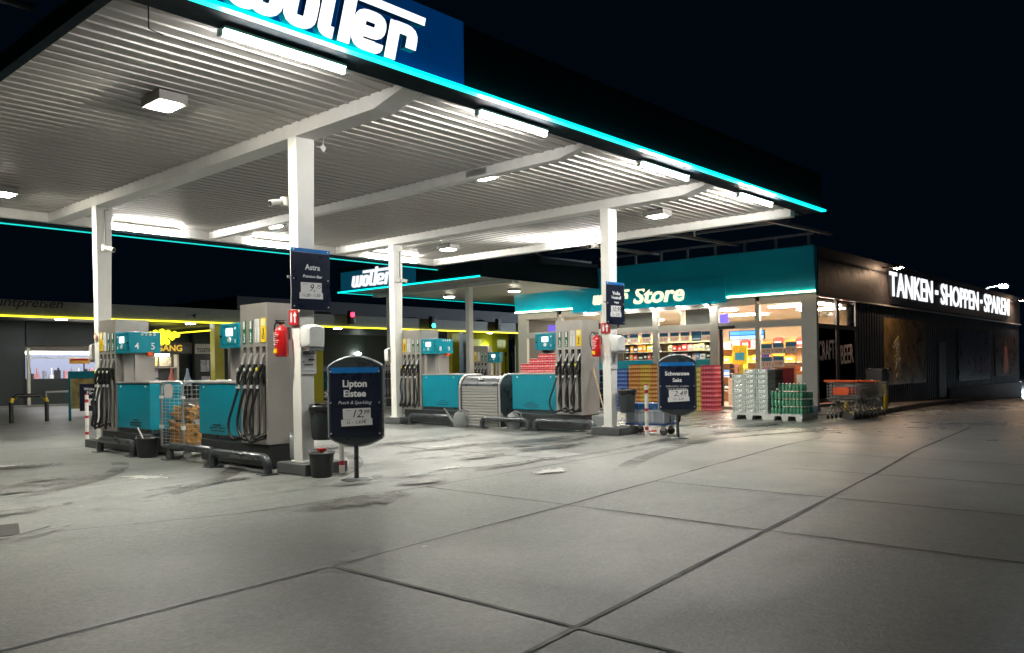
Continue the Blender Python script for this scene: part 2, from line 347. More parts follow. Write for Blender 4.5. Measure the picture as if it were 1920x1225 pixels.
fr = P("roof_frame_steel", (.05, .055, .08), .5, .2)
L(MB().tube([(2.2, 9.17, 4.78), (.2, 9.17, 4.78)], .035).tube([(2.5, 8.9, 4.45), (2.5, 12.5, 4.45)], .03).tube([(2.62, 7.9, 4.4), (.2, 7.9, 4.4)], .04)).build("roof_frame", fr, can)
def tapered_column(mb, x, y, zb, dw=.25, wy=.17, taper=.09):      # wider at the head than at the foot, in x
    mb.add([(x + .03, y, zb), (x + dw - taper + .03, y, zb), (x + dw - taper + .03, y + wy, zb), (x + .03, y + wy, zb), (x, y, 3.89), (x + dw, y, 3.89), (x + dw, y + wy, 3.89), (x, y + wy, 3.89)],
           [(0, 3, 2, 1), (4, 5, 6, 7), (0, 1, 5, 4), (1, 2, 6, 5), (2, 3, 7, 6), (3, 0, 4, 7)])
COLS = [(5.4, 8.13), (5.4, 13.72), (11.5, 8.13), (11.5, 13.72)]
for cx, cy in COLS:
    mb = MB(); tapered_column(mb, cx, cy, gz(cx) + .13); mb.box(cx + .01, cx + .22, cy - .03, cy + .2, gz(cx) + .13, gz(cx) + .15)
    L(mb).build("column", white, can, bevel=.012)
for (cx, cy), w in zip(COLS, ("near pillar with the blue beer board", "far left pillar behind the first pumps", "pillar before the shop windows", "middle pillar with the small camera")):
    mb = MB().box(-.08, .5, -.22, .36, 0, .13)
    tag(mb.build("kerb_plinth", kerbm, loc=(cx, cy, gz(cx)), bevel=.015), "dark concrete plinth under the " + w, "plinth", "pillar plinths")
# square ceiling lamps
hous = P("lamp_housing", (.33, .32, .30), .5, .2)
def lamp(x, y, lab, proto=[]):
    if not proto:
        o = thing("ceiling_lamp", lab, "lamp", (x, y, 3.93), 0, "square ceiling lamps")
        mb = MB().box(-.15, .15, -.21, .21, 0, .10); mb.box(-.02, .02, -.02, .02, .10, .14); mb.build("housing", hous, o, bevel=.008)
        MB().box(-.11, .11, -.13, .13, -.012, -.004).build("diffuser", LIT, o); proto.append(o); return o
    return dup(proto[0], (x, y, 3.93), label=lab)
for x, y, t in ((3.95, 8.29, "nearest square lamp glowing alone between ridges of the ceiling, upper left"), (8.55, 8.2, "square lamp hanging on the thin middle beam right of the near pillar"), (13.0, 8.1, "square lamp right of the pillar before the shop sign"),
                (4.2, 14.06, "square lamp cut by the left edge of the photo"), (8.58, 13.7, "small far square lamp left of the near pillar, by the back tubes"), (13.1, 13.7, "small far square lamp above the middle pillar, right side")): lamp(x, y, t)
# tube lights
TUBE2 = E('strong_tube_lit', (1, .97, .90), L_TUBE * 2)
def tube_light(x0, x1, y, z, lab, fat=.022, ax=0, k=1):
    o = thing("tube_light", lab, "tube light", ((x0 + x1) / 2 if not ax else y, y if not ax else (x0 + x1) / 2, z), 0 if not ax else math.pi / 2, "fluorescent tubes at the canopy edge"); h = (x1 - x0) / 2
    MB().tube([(-h, 0, 0), (h, 0, 0)], fat, 10).build("tube", (TUBE if k == 1 else E("tube_lit_%d" % (k * 10), (1, .97, .92), L_TUBE * k)) if fat < .03 else TUBE2, o)
    mb = MB().box(-h - .03, -h, -.025, .025, -.025, .03).box(h, h + .03, -.025, .025, -.025, .03); mb.box(-h, h, -.055, .055, fat + .006, fat + .03); mb.build("holder", white, o)
for a, b, t in ((3.42, 4.61, "longest bright tube under the front edge, below the big sign"), (6.37, 7.48, "second bright tube along the front canopy edge, from the left"), (9.48, 10.71, "third bright tube along the front edge, above the thin beam"), (12.34, 13.5, "fourth tube of the front edge, nearest the canopy corner")):
    tube_light(a, b, 6.17, 3.925, t, k={3.42: 1, 6.37: 1.6, 9.48: 2.4, 12.34: 3.6}[a])
for a, b, t in ((6.52, 7.79, "white glowing tube at the back edge beside the far left pillar"), (9.36, 10.53, "white glowing tube at the back edge left of the near pillar"), (12.46, 13.89, "white glowing tube at the back edge behind the middle pillar")):
    tube_light(a, b, 15.70, 3.93, t, .042)
tube_light(10.45, 11.77, 14.48, 3.95, "white glowing tube on the shop side edge left of the pillar", .042, 1)
# big illuminated sign
sgn = thing("canopy_sign", "big blue sign panel with white lit lettering on the canopy front", "sign", (4.2, 5.9, 4.0))
bl = P("sign_blue", (.006, .06, .30), .28, 0, (.0, .06, .25), .16)
MB().box(-1.9, 1.72, .028, .048, .012, .70).build("panel", bl, sgn)
mb = MB(); lsd = P("letter_side_teal", (.02, .40, .52), .4)
brand(mb, lambda a, b, d: (-.88 + a * .4365, -d, .04 + b * .365), 0, 1, -.027, .045, .2)
mb.build("lettering", [LETT, lsd], sgn, fix=False)
mb = MB(); c = [(1.20 + .035 * math.cos(t * .4), -.003, .32 + .035 * math.sin(t * .4)) for t in range(17)]; mb.tube(c, .003, 5); mb.build("trademark_ring", P("ring_blue", (.1, .2, .5)), sgn)
# hook hanging from the ceiling front
tag(MB().tube([(0, 0, .2), (0, 0, 0), (.11, 0, -.02)], .006, 6).build("cable_hook", black, loc=(2.86, 6.24, 3.82)), "thin black bent hook hanging from the ceiling near top left", "hook")

# ------------------------------------------------------------------ petrol pumps (built facing local -y; tower right, cabinet left; mirrored for the other end)
silver = P("silver_spout", (.8, .8, .8), .3, .35)
badge = P("nozzle_badge", (.55, .62, .5), .4); badgey = P("nozzle_badge_yellow", (.8, .75, .05), .4)
paleg = P("pale_print", (.62, .66, .62), .5)
def pump(loc, mirror, lab, nums=None):
    o = thing("petrol_pump", lab, "petrol pump", loc, -math.pi / 2, "petrol pumps under the big canopy")
    Wd = 1.69; fx = (lambda x: Wd - x) if mirror else (lambda x: x)
    def bx(mb, a, b, *r): return mb.box(fx(a), fx(b), *r)
    bx(MB(), .02, Wd - .02, .02, .5, 0.03, .30).build("base", charc, o, bevel=.01)
    mb = MB(); t0 = 1.085                                   # tower: hollow-looking front with slots
    bx(mb, t0, Wd, .055, .5, .305, 2.0, 0); bx(mb, t0, Wd, 0, .055, 1.49, 2.0, 0); bx(mb, t0, Wd, 0, .055, .305, .36, 0)
    sl = (.10, .25, .39, .53); ed = [0] + [v for c in sl for v in (c - .036, c + .036)] + [.605]
    for i in range(0, len(ed), 2): bx(mb, t0 + ed[i], t0 + ed[i + 1], 0.0, .0549, .36, 1.49, 0)
    for c in sl:
        bx(mb, t0 + c - .0355, t0 + c + .0355, .03, .0545, .36, 1.0, 1); bx(mb, t0 + c - .0355, t0 + c + .0355, .045, .0545, 1.0, 1.488, 1)
        bx(mb, t0 + c - .036, t0 + c + .036, -.004, .004, 1.478, 1.49, 2)
    mb.build("tower", [steel, P("slot_dark", (.004, .004, .004), .9, var=0), steel_l], o, fix=True)
    mb = MB(); bx(mb, 0.0, 1.078, .012, .5, .375, 1.03, 0); bx(mb, 0.0, 1.078, .04, .49, .305, .374, 1); cb = mb.build("cabinet", [teal, dgrey], o, bevel=.006)
    bx(MB(), -.008, 1.08, 0.0, .51, 1.034, 1.062).build("top_ledge", steel_l, cb, bevel=.005)
    mb = MB(); 
    for a, b, z in ((.36, .56, .50), (.28, .66, .462), (.31, .65, .424)):
        n = 12
        for i in range(n):
            if random.random() < .9: bx(mb, a + (b - a) * i / n, a + (b - a) * (i + .8) / n, .005, .011, z - .005, z + .005)
    mb.build("print", ink, cb)
    mb = MB(); 
    for a in (.13, .95): mb.lathe([(.014, 0), (.014, .01)], (0, 0, 0), 8); mb.v[-32:] = [(fx(a) + p[0], .012 - p[2], .985 + p[1]) for p in mb.v[-32:]]
    mb.build("lock", silver, cb)
    h = bx(MB(), .60, 1.082, -.012, .46, 1.478, 1.79).build("display_head", teal, o, bevel=.012)
    mb = MB(); lc, tc_ = (.68, 1.02)
    for a, b, c, d in ((.66, 1.04, 1.52, 1.524), (.66, 1.04, 1.748, 1.752), (.66, .664, 1.52, 1.75), (1.036, 1.04, 1.52, 1.75)): bx(mb, a, b, -.0165, -.0122, c, d)
    mb.build("door_seam", P("teal_seam", (.002, .05, .07), .5), h)
    s_ = bx(MB(), .77, .92, -.020, -.0122, 1.63, 1.725).build("screen", SCREEN, h)
    mb = MB(); mb.tube([(fx(.845), -.022, 1.578), (fx(.845), -.0122, 1.578)], .034, 12); mb.build("card_reader", whitep, h)
    mb = MB(); bx(mb, .975, .995, -.017, -.0122, 1.71, 1.74); bx(mb, .975, .99, -.017, -.0122, 1.54, 1.585); mb.tube([(fx(.64), -.03, 1.63), (fx(.64), -.012, 1.63)], .013, 8, 1); mb.build("key_mark", [whitep, black], h)
    bx(MB(), .66, .70, .1, .4, 1.063, 1.478).build("head_post", steel, o); bx(MB(), .78, .82, .16, .22, 1.063, 1.478).build("head_post", steel_l, o)
    bx(MB(), 1.0, 1.0845, .08, .46, 1.063, 1.478).build("side_panel", steel_l, o)
    bx(MB(), .995, .999, .3, .44, 1.30, 1.44).build("notice", paper, o); 
    if nums:                                                # numerals and round marks on the outer side of the head (faces local +-x)
        sx = fx(.60) + (.002 if mirror else -.002)
        for nme, yy in zip(nums, (.10, .34)):
            t = text(h, "numeral", nme, (0, 0, 0), .14, lettw, bold=.01); 
            for v in t.data.vertices: v.co = (sx - v.co.y * (1 if mirror else -1), yy + (v.co.x if mirror else -v.co.x), 1.535 + v.co.z)
        mb = MB()
        for i in range(4):
            yy = .18 + .062 * i; mb.tube([(sx, yy, 1.755), (sx + (.004 if mirror else -.004), yy, 1.755)], .02, 12)
        mb.build("round_mark", paleg, h)
        MB().box(sx - .02, sx + .06, .24, .33, 1.43, 1.495).build("warning_lamp", orange, h, bevel=.02)
    for i, c in enumerate(sl):
        cx = t0 + c; lw = (.034, .034, .05, .055)[i]; z0, z1 = ((1.52, 1.80), (1.52, 1.80), (1.53, 1.81), (1.53, 1.82))[i]
        mb = MB(); bx(mb, cx - lw, cx + lw, -.006, -.0005, z0, z1, 0)
        if i < 2: bx(mb, cx - .018, cx + .018, -.009, -.0065, 1.70, 1.795, 1)
        else: bx(mb, cx - lw + .008, cx + lw - .008, -.008, -.0065, z1 - .1, z1 - .012, 2)
        lb = mb.build("grade_label", [(green, green, paper, yellab)[i], paper, P("label_tint", (.86, .78, .35)) if i == 3 else P("label_grey", (.6, .6, .6))], o)
        text(lb, "lettering", ("Super", "Super", "Premium", "Diesel")[i], (fx(cx) + .013, -.0065, z0 + .075 if i < 2 else z0 + .10), .052, (lettw, lettw, P("print_grey", (.4, .4, .42)), ink)[i], rot=math.pi / 2, ext=.001, bold=.02)
        # nozzle in its boot, hose down to the slot foot
        nz = MB(); sg = -1 if not mirror else 1
        X = fx(cx); d = .012
        nz.tube([(X - d, -.02, 1.27), (X - d * 2, -.055, 1.20), (X - d * 2.4, -.08, 1.13)], [.026, .031, .024], 8)
        nz.tube([(X - d * 2.4, -.08, 1.13), (X - d * 2.2, -.085, 1.05), (X - d * 2, -.08, .99)], [.024, .021, .019], 8)
        nz.tube([(X + .012, -.03, 1.19), (X + .022, -.06, 1.10), (X - .012, -.075, 1.02)], .008, 6)
        nz.box(X - .028, X + .028, -.02, .03, 1.08, 1.25)
        no = nz.build("nozzle", black, o)
        MB().tube([(X - d, -.035, 1.255), (X + .012, -.03, 1.325), (X + .046, -.022, 1.40)], [.015, .014, .012], 8).build("spout", silver, no)
        MB().tube([(X - d * 2, -.083, 1.205), (X - d * 2, -.092, 1.205)], .022, 10).build("badge", badgey if i == 3 else badge, no)
        MB().tube([(X - d * 2, -.08, 1.02), (X - d * 2, -.08, .975)], .021, 8).build("swivel", silver, no)
        e = fx(cx + (.13 if i < 3 else .02)); low = .40 - .02 * ((i * 7) % 3); q = [Vector((X - d * 2, -.08, .975)), Vector((X - d * 2.3 + sg * .025, -.13, .78)), Vector((X + sg * (.05 + .02 * (i % 2)), -.16, low + .16)), Vector((X + (e - X) * .35, -.15, low - .01)), Vector((X + (e - X) * .85, -.07, low + .01)), Vector((e, .022, low + .06)), Vector((e, .03, .72)), Vector((e, .03, .98))]
        if i == 0: q[1].x = X + sg * .06; q[2].x = X + sg * .13; q[2].z -= .02; q[3].z -= .03; q[3].x = X + sg * .05
        pts = []
        for j in range(len(q) - 1):                         # Catmull-Rom
            p0, p1, p2, p3 = q[max(j - 1, 0)], q[j], q[j + 1], q[min(j + 2, len(q) - 1)]
            for t in (0, .25, .5, .75): pts.append(.5 * ((2 * p1) + (p2 - p0) * t + (2 * p0 - 5 * p1 + 4 * p2 - p3) * t * t + (3 * p1 - p0 - 3 * p2 + p3) * t ** 3))
        pts.append(q[-1]); MB().tube(pts, .0175, 7).build("hose", black, o)
    MB().box(fx(1.2) - .035, fx(1.2) + .035, .014, .019, .2, .25).build("sticker", dgrey, o)
    return o
pump((5.38, 10.44, gz(5.4)), False, "nearest petrol pump, steel tower right of its teal cabinet, beside the near pillar")
pump((5.30, 13.40, gz(5.3)), True, "petrol pump numbered 4 and 5 beside the far left pillar", ("4", "5"))
pump((11.75, 13.76, gz(11.75)), True, "petrol pump numbered 8 and 9 beside the middle pillar", ("8", "9"))
pump((11.75, 10.59, gz(11.75)), False, "petrol pump with red drink packs piled on its teal cabinet")

# ------------------------------------------------------------------ bumper pipes, shutter box, roll cage
def bumper(x, y0, y1, lab, one=False):
    h = .19; r = .1; pts = [(0, y0 - y1, 0)] + [(0, y0 - y1 - .0 - r * 0 - (r - r * math.cos(R(a))), h - r + r * math.sin(R(a))) for a in (0, 30, 60, 90)]
    pts = [(0, (y0 - y1) / 2 - (r - r * math.cos(R(a))), h - r + r * math.sin(R(a))) for a in (0, 22, 45, 67, 90)]
    pts = [(0, (y0 - y1) / 2, 0)] + pts; pts += [(p[0], -p[1], p[2]) for p in pts[::-1]]
    mb = MB().tube(pts, .05, 12); 
    for s in (1, -1): mb.box(-.09, .09, s * (y0 - y1) / 2 - .09, s * (y0 - y1) / 2 + .09, 0, .012)
    return tag(mb.build("bumper_bar", dgrey, loc=(x, (y0 + y1) / 2, gz(x))), lab, "bumper", "bent steel bumper bars before the pumps")
bumper(5.16, 9.66, 8.42, "dark bent pipe bumper at the foot of the nearest pump")
bumper(5.14, 13.02, 11.86, "dark bent pipe bumper at the foot of pump 4 and 5")
bumper(5.26, 11.0, 9.82, "dark pipe bumper in front of the firewood cage")
bumper(11.5, 13.25, 11.95, "grey bent pipe bumper at the foot of pump 8 and 9")
bumper(11.52, 9.83, 8.50, "grey bent pipe bumper below the pump with red packs")
bumper(11.55, 11.2, 10.02, "grey pipe bumper at the right foot of the shutter box")
sb = thing("shutter_box", "silver roller shutter cabinet between two pumps with rounded top", "cabinet", (11.62, 11.34, gz(11.6)))
alu = P("aluminium_slats", (.56, .55, .53), .38, .5, var=.05)
prof = [(0, .02), (0, .78)] + [(.25 - .25 * math.cos(R(a)), .78 + .25 * math.sin(R(a))) for a in (15, 30, 45, 60, 75, 90)] + [(.62, 1.03), (.62, .02)]
MB().prism(prof, -.535, -.49, ax='y').build("side_wall", dgrey, sb); MB().prism(prof, .49, .535, ax='y').build("side_wall", dgrey, sb)
mb = MB()
for s in (-.54, .54):
    mb = MB()
    for (a, b), (c, d) in zip(prof[:-2], prof[1:-1]): mb.tube([(a, s, b), (c, s, d)], .022, 6)
    mb.build('edge_trim', alu, sb)
pass
mb = MB(); z = .03
while z < .80: mb.prism([(.03, z), (.004, z + .012), (.004, z + .042), (.03, z + .054)], -.485, .485); z += .0555
mb.build("shutter", alu, sb, bevel=0)
pr = [(.25 - .235 * math.cos(R(a)), .79 + .225 * math.sin(R(a))) for a in range(4, 91, 12)] + [(.6, 1.01), (.6, .9), (.25, .9), (.05, .8)]
MB().prism(pr, -.484, .484).build("hood", dgrey, sb); MB().box(.03, .08, -.05, .05, .93, .97).build("handle", whitep, sb, bevel=.01)

rc_ = thing("roll_cage", "wire roll cage on wheels holding firewood bags between the first two pumps", "roll cage", (5.38, 10.87, gz(5.4)))
wire = P("galvanised_wire", (.45, .46, .46), .35, .8)
mb = MB().box(0, .8, 0, .63, .13, .17); mb.build("base_frame", wire, rc_)
for x in (0.0, .8):
    for y in (0, .63):
        MB().tube([(x, y, .15), (x, y, 1.02)], .018, 8).build("post", wire, rc_)
        MB().box(x - .024, x + .024, y - .024, y + .024, .40, .45).build('clamp', whitep, rc_); MB().box(x - .024, x + .024, y - .024, y + .024, .82, .86).build("clamp", whitep, rc_)
def grid(a, b, z0, z1, nv, nh, r=.0035):
    mb = MB(); a = Vector(a); b = Vector(b)
    for i in range(nv + 1): p = a + (b - a) * i / nv; mb.tube([(p.x, p.y, z0), (p.x, p.y, z1)], r, 4)
    for i in range(nh + 1): z = z0 + (z1 - z0) * i / nh; mb.tube([(a.x, a.y, z), (b.x, b.y, z)], r, 4)
    return mb
grid((0, 0, 0), (0, .63, 0), .17, 1.0, 5, 18).build("side_mesh", wire, rc_); grid((0, 0, 0), (.8, 0, 0), .17, 1.0, 12, 14).build("side_mesh", wire, rc_)
grid((.8, 0, 0), (.8, .63, 0), .17, 1.0, 10, 14).build("side_mesh", wire, rc_)
mb = MB()
for a, b in (((0, 0), (0, .63)), ((0, 0), (.8, 0)), ((.8, 0), (.8, .63)), ((0, .63), (.8, .63))):
    A = Vector((*a, 1.0)); B = Vector((*b, 1.0)); d = (B - A).normalized() * .06
    mb.tube([A, A + d + Vector((0, 0, .05)), B - d + Vector((0, 0, .05)), B], .016, 8)
mb.build("top_rail", wire, rc_)
for x, y in ((.08, .06), (.08, .57), (.72, .06), (.72, .57)):
    w = MB().tube([(x, y - .02, .055), (x, y + .02, .055)], .055, 14).build("wheel", P("wheel_grey", (.16, .16, .16), .5), rc_); MB().box(x - .03, x + .03, y - .026, y + .026, .08, .13).build("fork", steel, w)
MB().add([(-.006, .30, .83), (-.006, .52, .83), (-.006, .54, 1.0), (-.006, .47, 1.03), (-.006, .34, 1.03), (-.006, .26, .98)], [(0, 1, 2, 3, 4, 5)]).build("paper_tag", P("pale_tag", (.7, .62, .6)), rc_, fix=False)
wood = P("split_firewood", (.50, .24, .05), .7, var=.45, vs=22, bump=.6, bs=30); woodd = P("firewood_dark", (.17, .13, .11), .8, var=.4, vs=25, bump=.6, bs=30)
def bag(x, y, z, sx, sy, sz, m, lab, rz=0):
    mb = MB(); n = 0
    for i in range(46):                                    # split logs showing through the net
        px, py, pz = (random.uniform(-.42, .42) * sx, random.uniform(-.42, .42) * sy, random.uniform(.06, .94) * sz)
        L_ = random.uniform(.35, .6) * sx; a = random.uniform(-.5, .5); r = random.uniform(.02, .035)
        d = Vector((math.sin(a) * .6, math.cos(a), random.uniform(-.35, .35))) * min(L_, sy * .5) * .5; p = Vector((px, py, pz))
        p.x = max(-sx / 2 + abs(d.x), min(sx / 2 - abs(d.x), p.x)); p.y = max(-sy / 2 + abs(d.y), min(sy / 2 - abs(d.y), p.y)); p.z = max(.04, p.z)
        mb.tube([p - d, p + d], r, 5, 0)
    mb.box(-sx * .42, sx * .42, -sy * .42, sy * .42, .02, sz * .85, 0)
    mb.tube([(0, 0, sz * .85), (.02, .01, sz * 1.02)], [.1, .05], 8, 1)
    return tag(mb.build("firewood_bag", [m, P("white_bag_top", (.7, .7, .68), .6)], loc=(x, y, gz(5.4) + z), rot=rz), lab, "firewood bag", "firewood bags in the roll cage")
bag(5.56, 11.12, .175, .32, .42, .33, wood, "orange net bag of firewood lowest at the front corner of the cage")
bag(5.60, 11.33, .175, .30, .26, .36, woodd, "brown dark bag of firewood at the left side of the cage", .1)
bag(5.60, 11.1, .51, .34, .40, .20, wood, "orange firewood bag on top of the pile in the cage", .2)
bag(5.95, 11.15, .175, .34, .46, .30, wood, "orange firewood bag at the back of the cage, right", -.1)

# ------------------------------------------------------------------ watering cans, buckets, bins, bollards
cang = P("can_grey", (.25, .265, .27), .42, var=.08)
def watering_can(x, y, rz, lab):
    mb = MB(); mb.lathe([(.10, 0), (.115, .02), (.115, .20), (.09, .27), (.05, .30)], (0, 0, 0), 14, 0, 1.25, .8)
    mb.tube([(.10, 0, .07), (.2, 0, .16), (.30, 0, .33), (.34, 0, .36)], [.04, .026, .018, .024], 8); 
    mb.tube([(-.11, 0, .10), (-.19, 0, .16), (-.17, 0, .30), (-.05, 0, .34), (.06, 0, .29)], .015, 8)
    return tag(mb.build("watering_can", cang, loc=(x, y, gz(x)), rot=rz), lab, "watering can", "grey watering cans on the forecourt")
watering_can(11.55, 11.80, R(120), "grey watering can standing before the shutter box, beside a bumper")
watering_can(11.70, 10.52, R(100), "grey watering can half hidden behind the bumper under the red packs")
watering_can(5.62, 8.50, R(75), "grey watering can between the nearest pump and its pillar").location.z = gz(5.6) + .13
tag(MB().box(-.10, .10, -.14, .14, 0, .28).tube([(0, -.1, .28), (0, -.09, .34), (0, .07, .34), (0, .1, .28)], .016, 8).build("canister", cang, loc=(11.78, 8.52, gz(11.8) + .03), bevel=.02), "pale grey canister with top handle right of the pump with red packs", "canister")
def bucket(x, y, lab, k=1, squeegee=True):
    o = thing("bucket", lab, "bucket", (x, y, gz(x)), 0, "black squeegee buckets")
    MB().lathe([(.105 * k, 0), (.115 * k, .02), (.135 * k, .25), (.148 * k, .255), (.148 * k, .275), (.138 * k, .275), (.118 * k, .06)], (0, 0, 0), 20).build("tub", charc, o)
    MB().tube([(-.14 * k, 0, .26), (-.1 * k, .1, .30), (.02, .14 * k, .30), (.12 * k, .08, .29), (.14 * k, 0, .26)], .006, 6).build("handle", mgrey, o)
    if squeegee: mb = MB().tube([(.02, .03, .1), (-.02, -.02, .31)], .012, 8).box(-.06, .03, -.05, 0, .29, .32); mb.build("squeegee_grip", red, o, bevel=.006)
    return o
bucket(5.42, 7.74, "black bucket with a red squeegee grip in front of the near pillar")
b2 = bucket(5.22, 11.60, "black bucket at the right foot of pump 4 and 5", 1.12, False)
MB().tube([(.02, .02, .1), (-.09, .1, .42)], .01, 6).build("stick", paper, b2)
bagm = P("black_bin_liner", (.02, .02, .022), .22, var=.2, bump=.4, bs=30)
def bin_(x, y, z, lab):
    o = thing("waste_bin", lab, "bin", (x, y, z), 0, "grey pillar bins with black liners")
    MB().lathe([(.13, 0), (.145, .03), (.165, .36)], (0, 0, 0), 18, 0, 1.05, .8).build("bin_body", mgrey if False else P("bin_grey_green", (.045, .055, .055), .4), o)
    mb = MB(); ring = []
    for zz, rr in ((.31, .17), (.36, .182), (.395, .178), (.40, .15)):
        ring.append([(math.cos(2 * math.pi * j / 22) * rr * 1.05 * (1 + random.uniform(-.03, .03)), math.sin(2 * math.pi * j / 22) * rr * .82 * (1 + random.uniform(-.03, .03)), zz + random.uniform(-.018, .012)) for j in range(22)])
    vs = [p for r_ in ring for p in r_]; mb.add(vs, [(i * 22 + j, i * 22 + (j + 1) % 22, (i + 1) * 22 + (j + 1) % 22, (i + 1) * 22 + j) for i in range(3) for j in range(22)], 0, True)
    mb.build("bin_liner", bagm, o, fix=False); MB().box(-.03, .03, .10, .16, .1, .3).build("bracket", dgrey, o); return o
bin_(5.61, 7.95, .42, "grey bin with black liner on the near pillar behind the drinks board")
bin_(11.73, 7.95, .43, "grey bin with black liner on the pillar before the shop")
bin_(5.62, 14.08, .38, "dark bin on the far left pillar behind pump 4 and 5")
def bollard(x, y, h, lab):
    mb = MB(); zs = [0, .1, .15, .42 * h / .86, .47 * h / .86, .72 * h / .86, .78 * h / .86, h]
    for i, (a, b) in enumerate(zip(zs[:-1], zs[1:])): mb.tube([(0, 0, a), (0, 0, b)], .031, 12, i % 2, False)
    mb.tube([(0, 0, h), (0, 0, h + .02)], [.031, .02], 12, 1)
    return tag(mb.build("bollard", [P("bollard_white", (.72, .70, .66), .45), P("bollard_red", (.42, .02, .03), .45)], loc=(x, y, gz(x)), fix=True), lab, "bollard", "slim white bollards with red rings")
bollard(5.72, 7.78, .86, "slim white red ringed bollard behind the Lipton board foot")
bollard(11.7, 7.55, .84, "slim white red ringed bollard left of the Schwansee board")
bollard(5.9, 15.5, .80, "slim white bollard at far left behind pump 4 and 5")

# ------------------------------------------------------------------ drinks boards and things on the pillars
def price(o, x, z, y, w, h, s, s2, sub, tilt=0.0):
    sh = MB().box(-w / 2, w / 2, -.003, 0, 0, h).build("price_sheet", paper, o, loc=(x, y, z)); sh.rotation_euler.y = -tilt
    text(sh, "lettering", s, (w * (.10 if not s2 else .05), -.0035, h * .16), h * 1.0, ink, bold=0, shear=.35, ext=.0005)
    if s2: text(sh, "lettering", s2, (w * .36, -.0035, h * .45), h * .55, ink, bold=0, shear=.35, ext=.0005)
    text(sh, "lettering", "zzgl. Pfand" if h > .09 else "inkl.", (-w * .30, -.0035, h * .78), h * .12, ink, bold=0, shear=.3, ext=.0005)
    s3 = MB().box(-w * .56, w * .56, -.006, -.003, -h * .62, .0).build("price_sheet", paper, o, loc=(x - .004, y, z)); s3.rotation_euler.y = -tilt * 1.6
    text(s3, "lettering", sub, (0, -.0065, -h * .42), h * .45, ink, bold=0, shear=.3, ext=.0005)
def studs(o, w, zs, y):
    for z in zs:
        for s in (-1, 1): MB().tube([(s * w, y, z), (s * w, y - .006, z)], .009, 8).build("stud", silver, o)
def stand(loc, rot, lab, l1, l2, sub, p, p2, vol, k=1, sub2=None):
    o = thing("drinks_board", lab, "sign board", loc, rot, "round topped drinks boards")
    MB().lathe([(.165, 0), (.17, .006), (.17, .012), (.03, .02)], (0, 0, 0), 24).build("foot", dgrey, o); MB().tube([(0, 0, .015), (0, 0, .42)], .026, 10).build("pole", dgrey, o)
    h0, h1, w = .46, 1.22, .285
    n = 10; top = [(w * math.cos(R(a)), h1 - .13 * (1 - 0) + .105 + .10 * (math.sin(R(a)) - 1) * 1.0) for a in ()]
    poly = [(-w, h0), (-w, h1)] + [(-w + 2 * w * i / n, h1 + .10 * (1 - (2 * i / n - 1) ** 2)) for i in range(1, n)] + [(w, h1), (w, h0)] + [(w - 2 * w * i / n, h0 - .09 * (1 - (2 * i / n - 1) ** 2)) for i in range(1, n)]
    MB().prism(poly, -.025, .035).build("board", dgrey, o, bevel=.004)
    f = MB(); cl = poly + [poly[0]]
    for a, b in zip(cl[:-1], cl[1:]): f.tube([(a[0], .005, a[1]), (b[0], .005, b[1])], .021, 6)
    f.build("rim", P("board_rim", (.30, .31, .33), .3, .4), o)
    MB().box(-w + .022, w - .022, -.032, -.0252, h0 + .005, h1 - .075).build("poster", navy, o)
    MB().box(-w + .022, w - .022, -.033, -.0252, h1 - .072, h1 - .012).build("top_strip", navyb, o)
    text(o, "lettering", l1, (0, -.0325, 1.00), .1, lettw, width=.26 * k, bold=.03); text(o, "lettering", l2, (0, -.0325, .895), .1, lettw, width=.24 * (k if l2 != "Sekt" else .6), bold=.03)
    text(o, "lettering", sub, (0, -.0325, .815), .05, paper, shear=.3, width=.36, bold=0)
    if sub2: text(o, "lettering", sub2, (0, -.0325, .775), .04, paper, shear=.3, width=.30, bold=0)
    price(o, .02, .655, -.033, .30, .115, p, p2, vol, .03); studs(o, .262, (1.165, .83, .50), -.033)
    return o
stand((5.50, 7.22, gz(5.5)), R(-50), "navy round topped board reading Lipton Eistee, nearest to the photographer", "Lipton", "Eistee", "Peach & Sparkling", "12,", "99", "1L - 1,63€")
stand((11.54, 6.87, gz(11.5)), R(-56), "navy round topped board reading Schwansee Sekt before the shop", "Schwansee", "Sekt", "halbtrocken, trocken,", "2,49", None, "1l - 3,32", 1.45, "rosé & alkoholfrei")
def plate(x0, x1, y, z0, z1, lab, lines, p, p2, vol):
    w = (x1 - x0) / 2; o = thing("drinks_board", lab, "sign board", ((x0 + x1) / 2, y, z0), 0, "flat drinks boards on pillars"); h = z1 - z0
    MB().box(-w, w, -.015, .0, 0, h - .045).build("board", navy, o, bevel=.003); MB().box(-w, w, -.017, 0, h - .043, h).build("top_strip", navyb, o)
    for s, z, sz, sh_, wd in lines: text(o, "lettering", s, (.02, -.016, z), sz, lettw, width=wd, shear=sh_, bold=.015)
    price(o, .0, .20, -.0155, .28, .115, p, p2, vol, .01); studs(o, w - .03, (.04, h * .5, h - .02), -.015)
    MB().box(-w - .03, w - .1, .0, .03, h * .5, h * .54).build("bracket", steel, o); return o
plate(5.27, 5.79, 8.07, 1.90, 2.60, "navy board reading Astra Premium Bier on the near pillar", (("Astra", .46, .1, 0, .2), ("Premium Bier", .37, .05, .25, .26)), "9,", "75", "11,00 - 1,50")
plate(11.32, 11.84, 8.07, 1.92, 2.63, "navy board reading Vodka on the pillar before the shop", (("Vodka", .50, .09, 0, .22), ("Nemiroff", .43, .09, 0, .28), ("Original", .36, .06, .0, .13)), "10,99", None, "1L - 15,70")
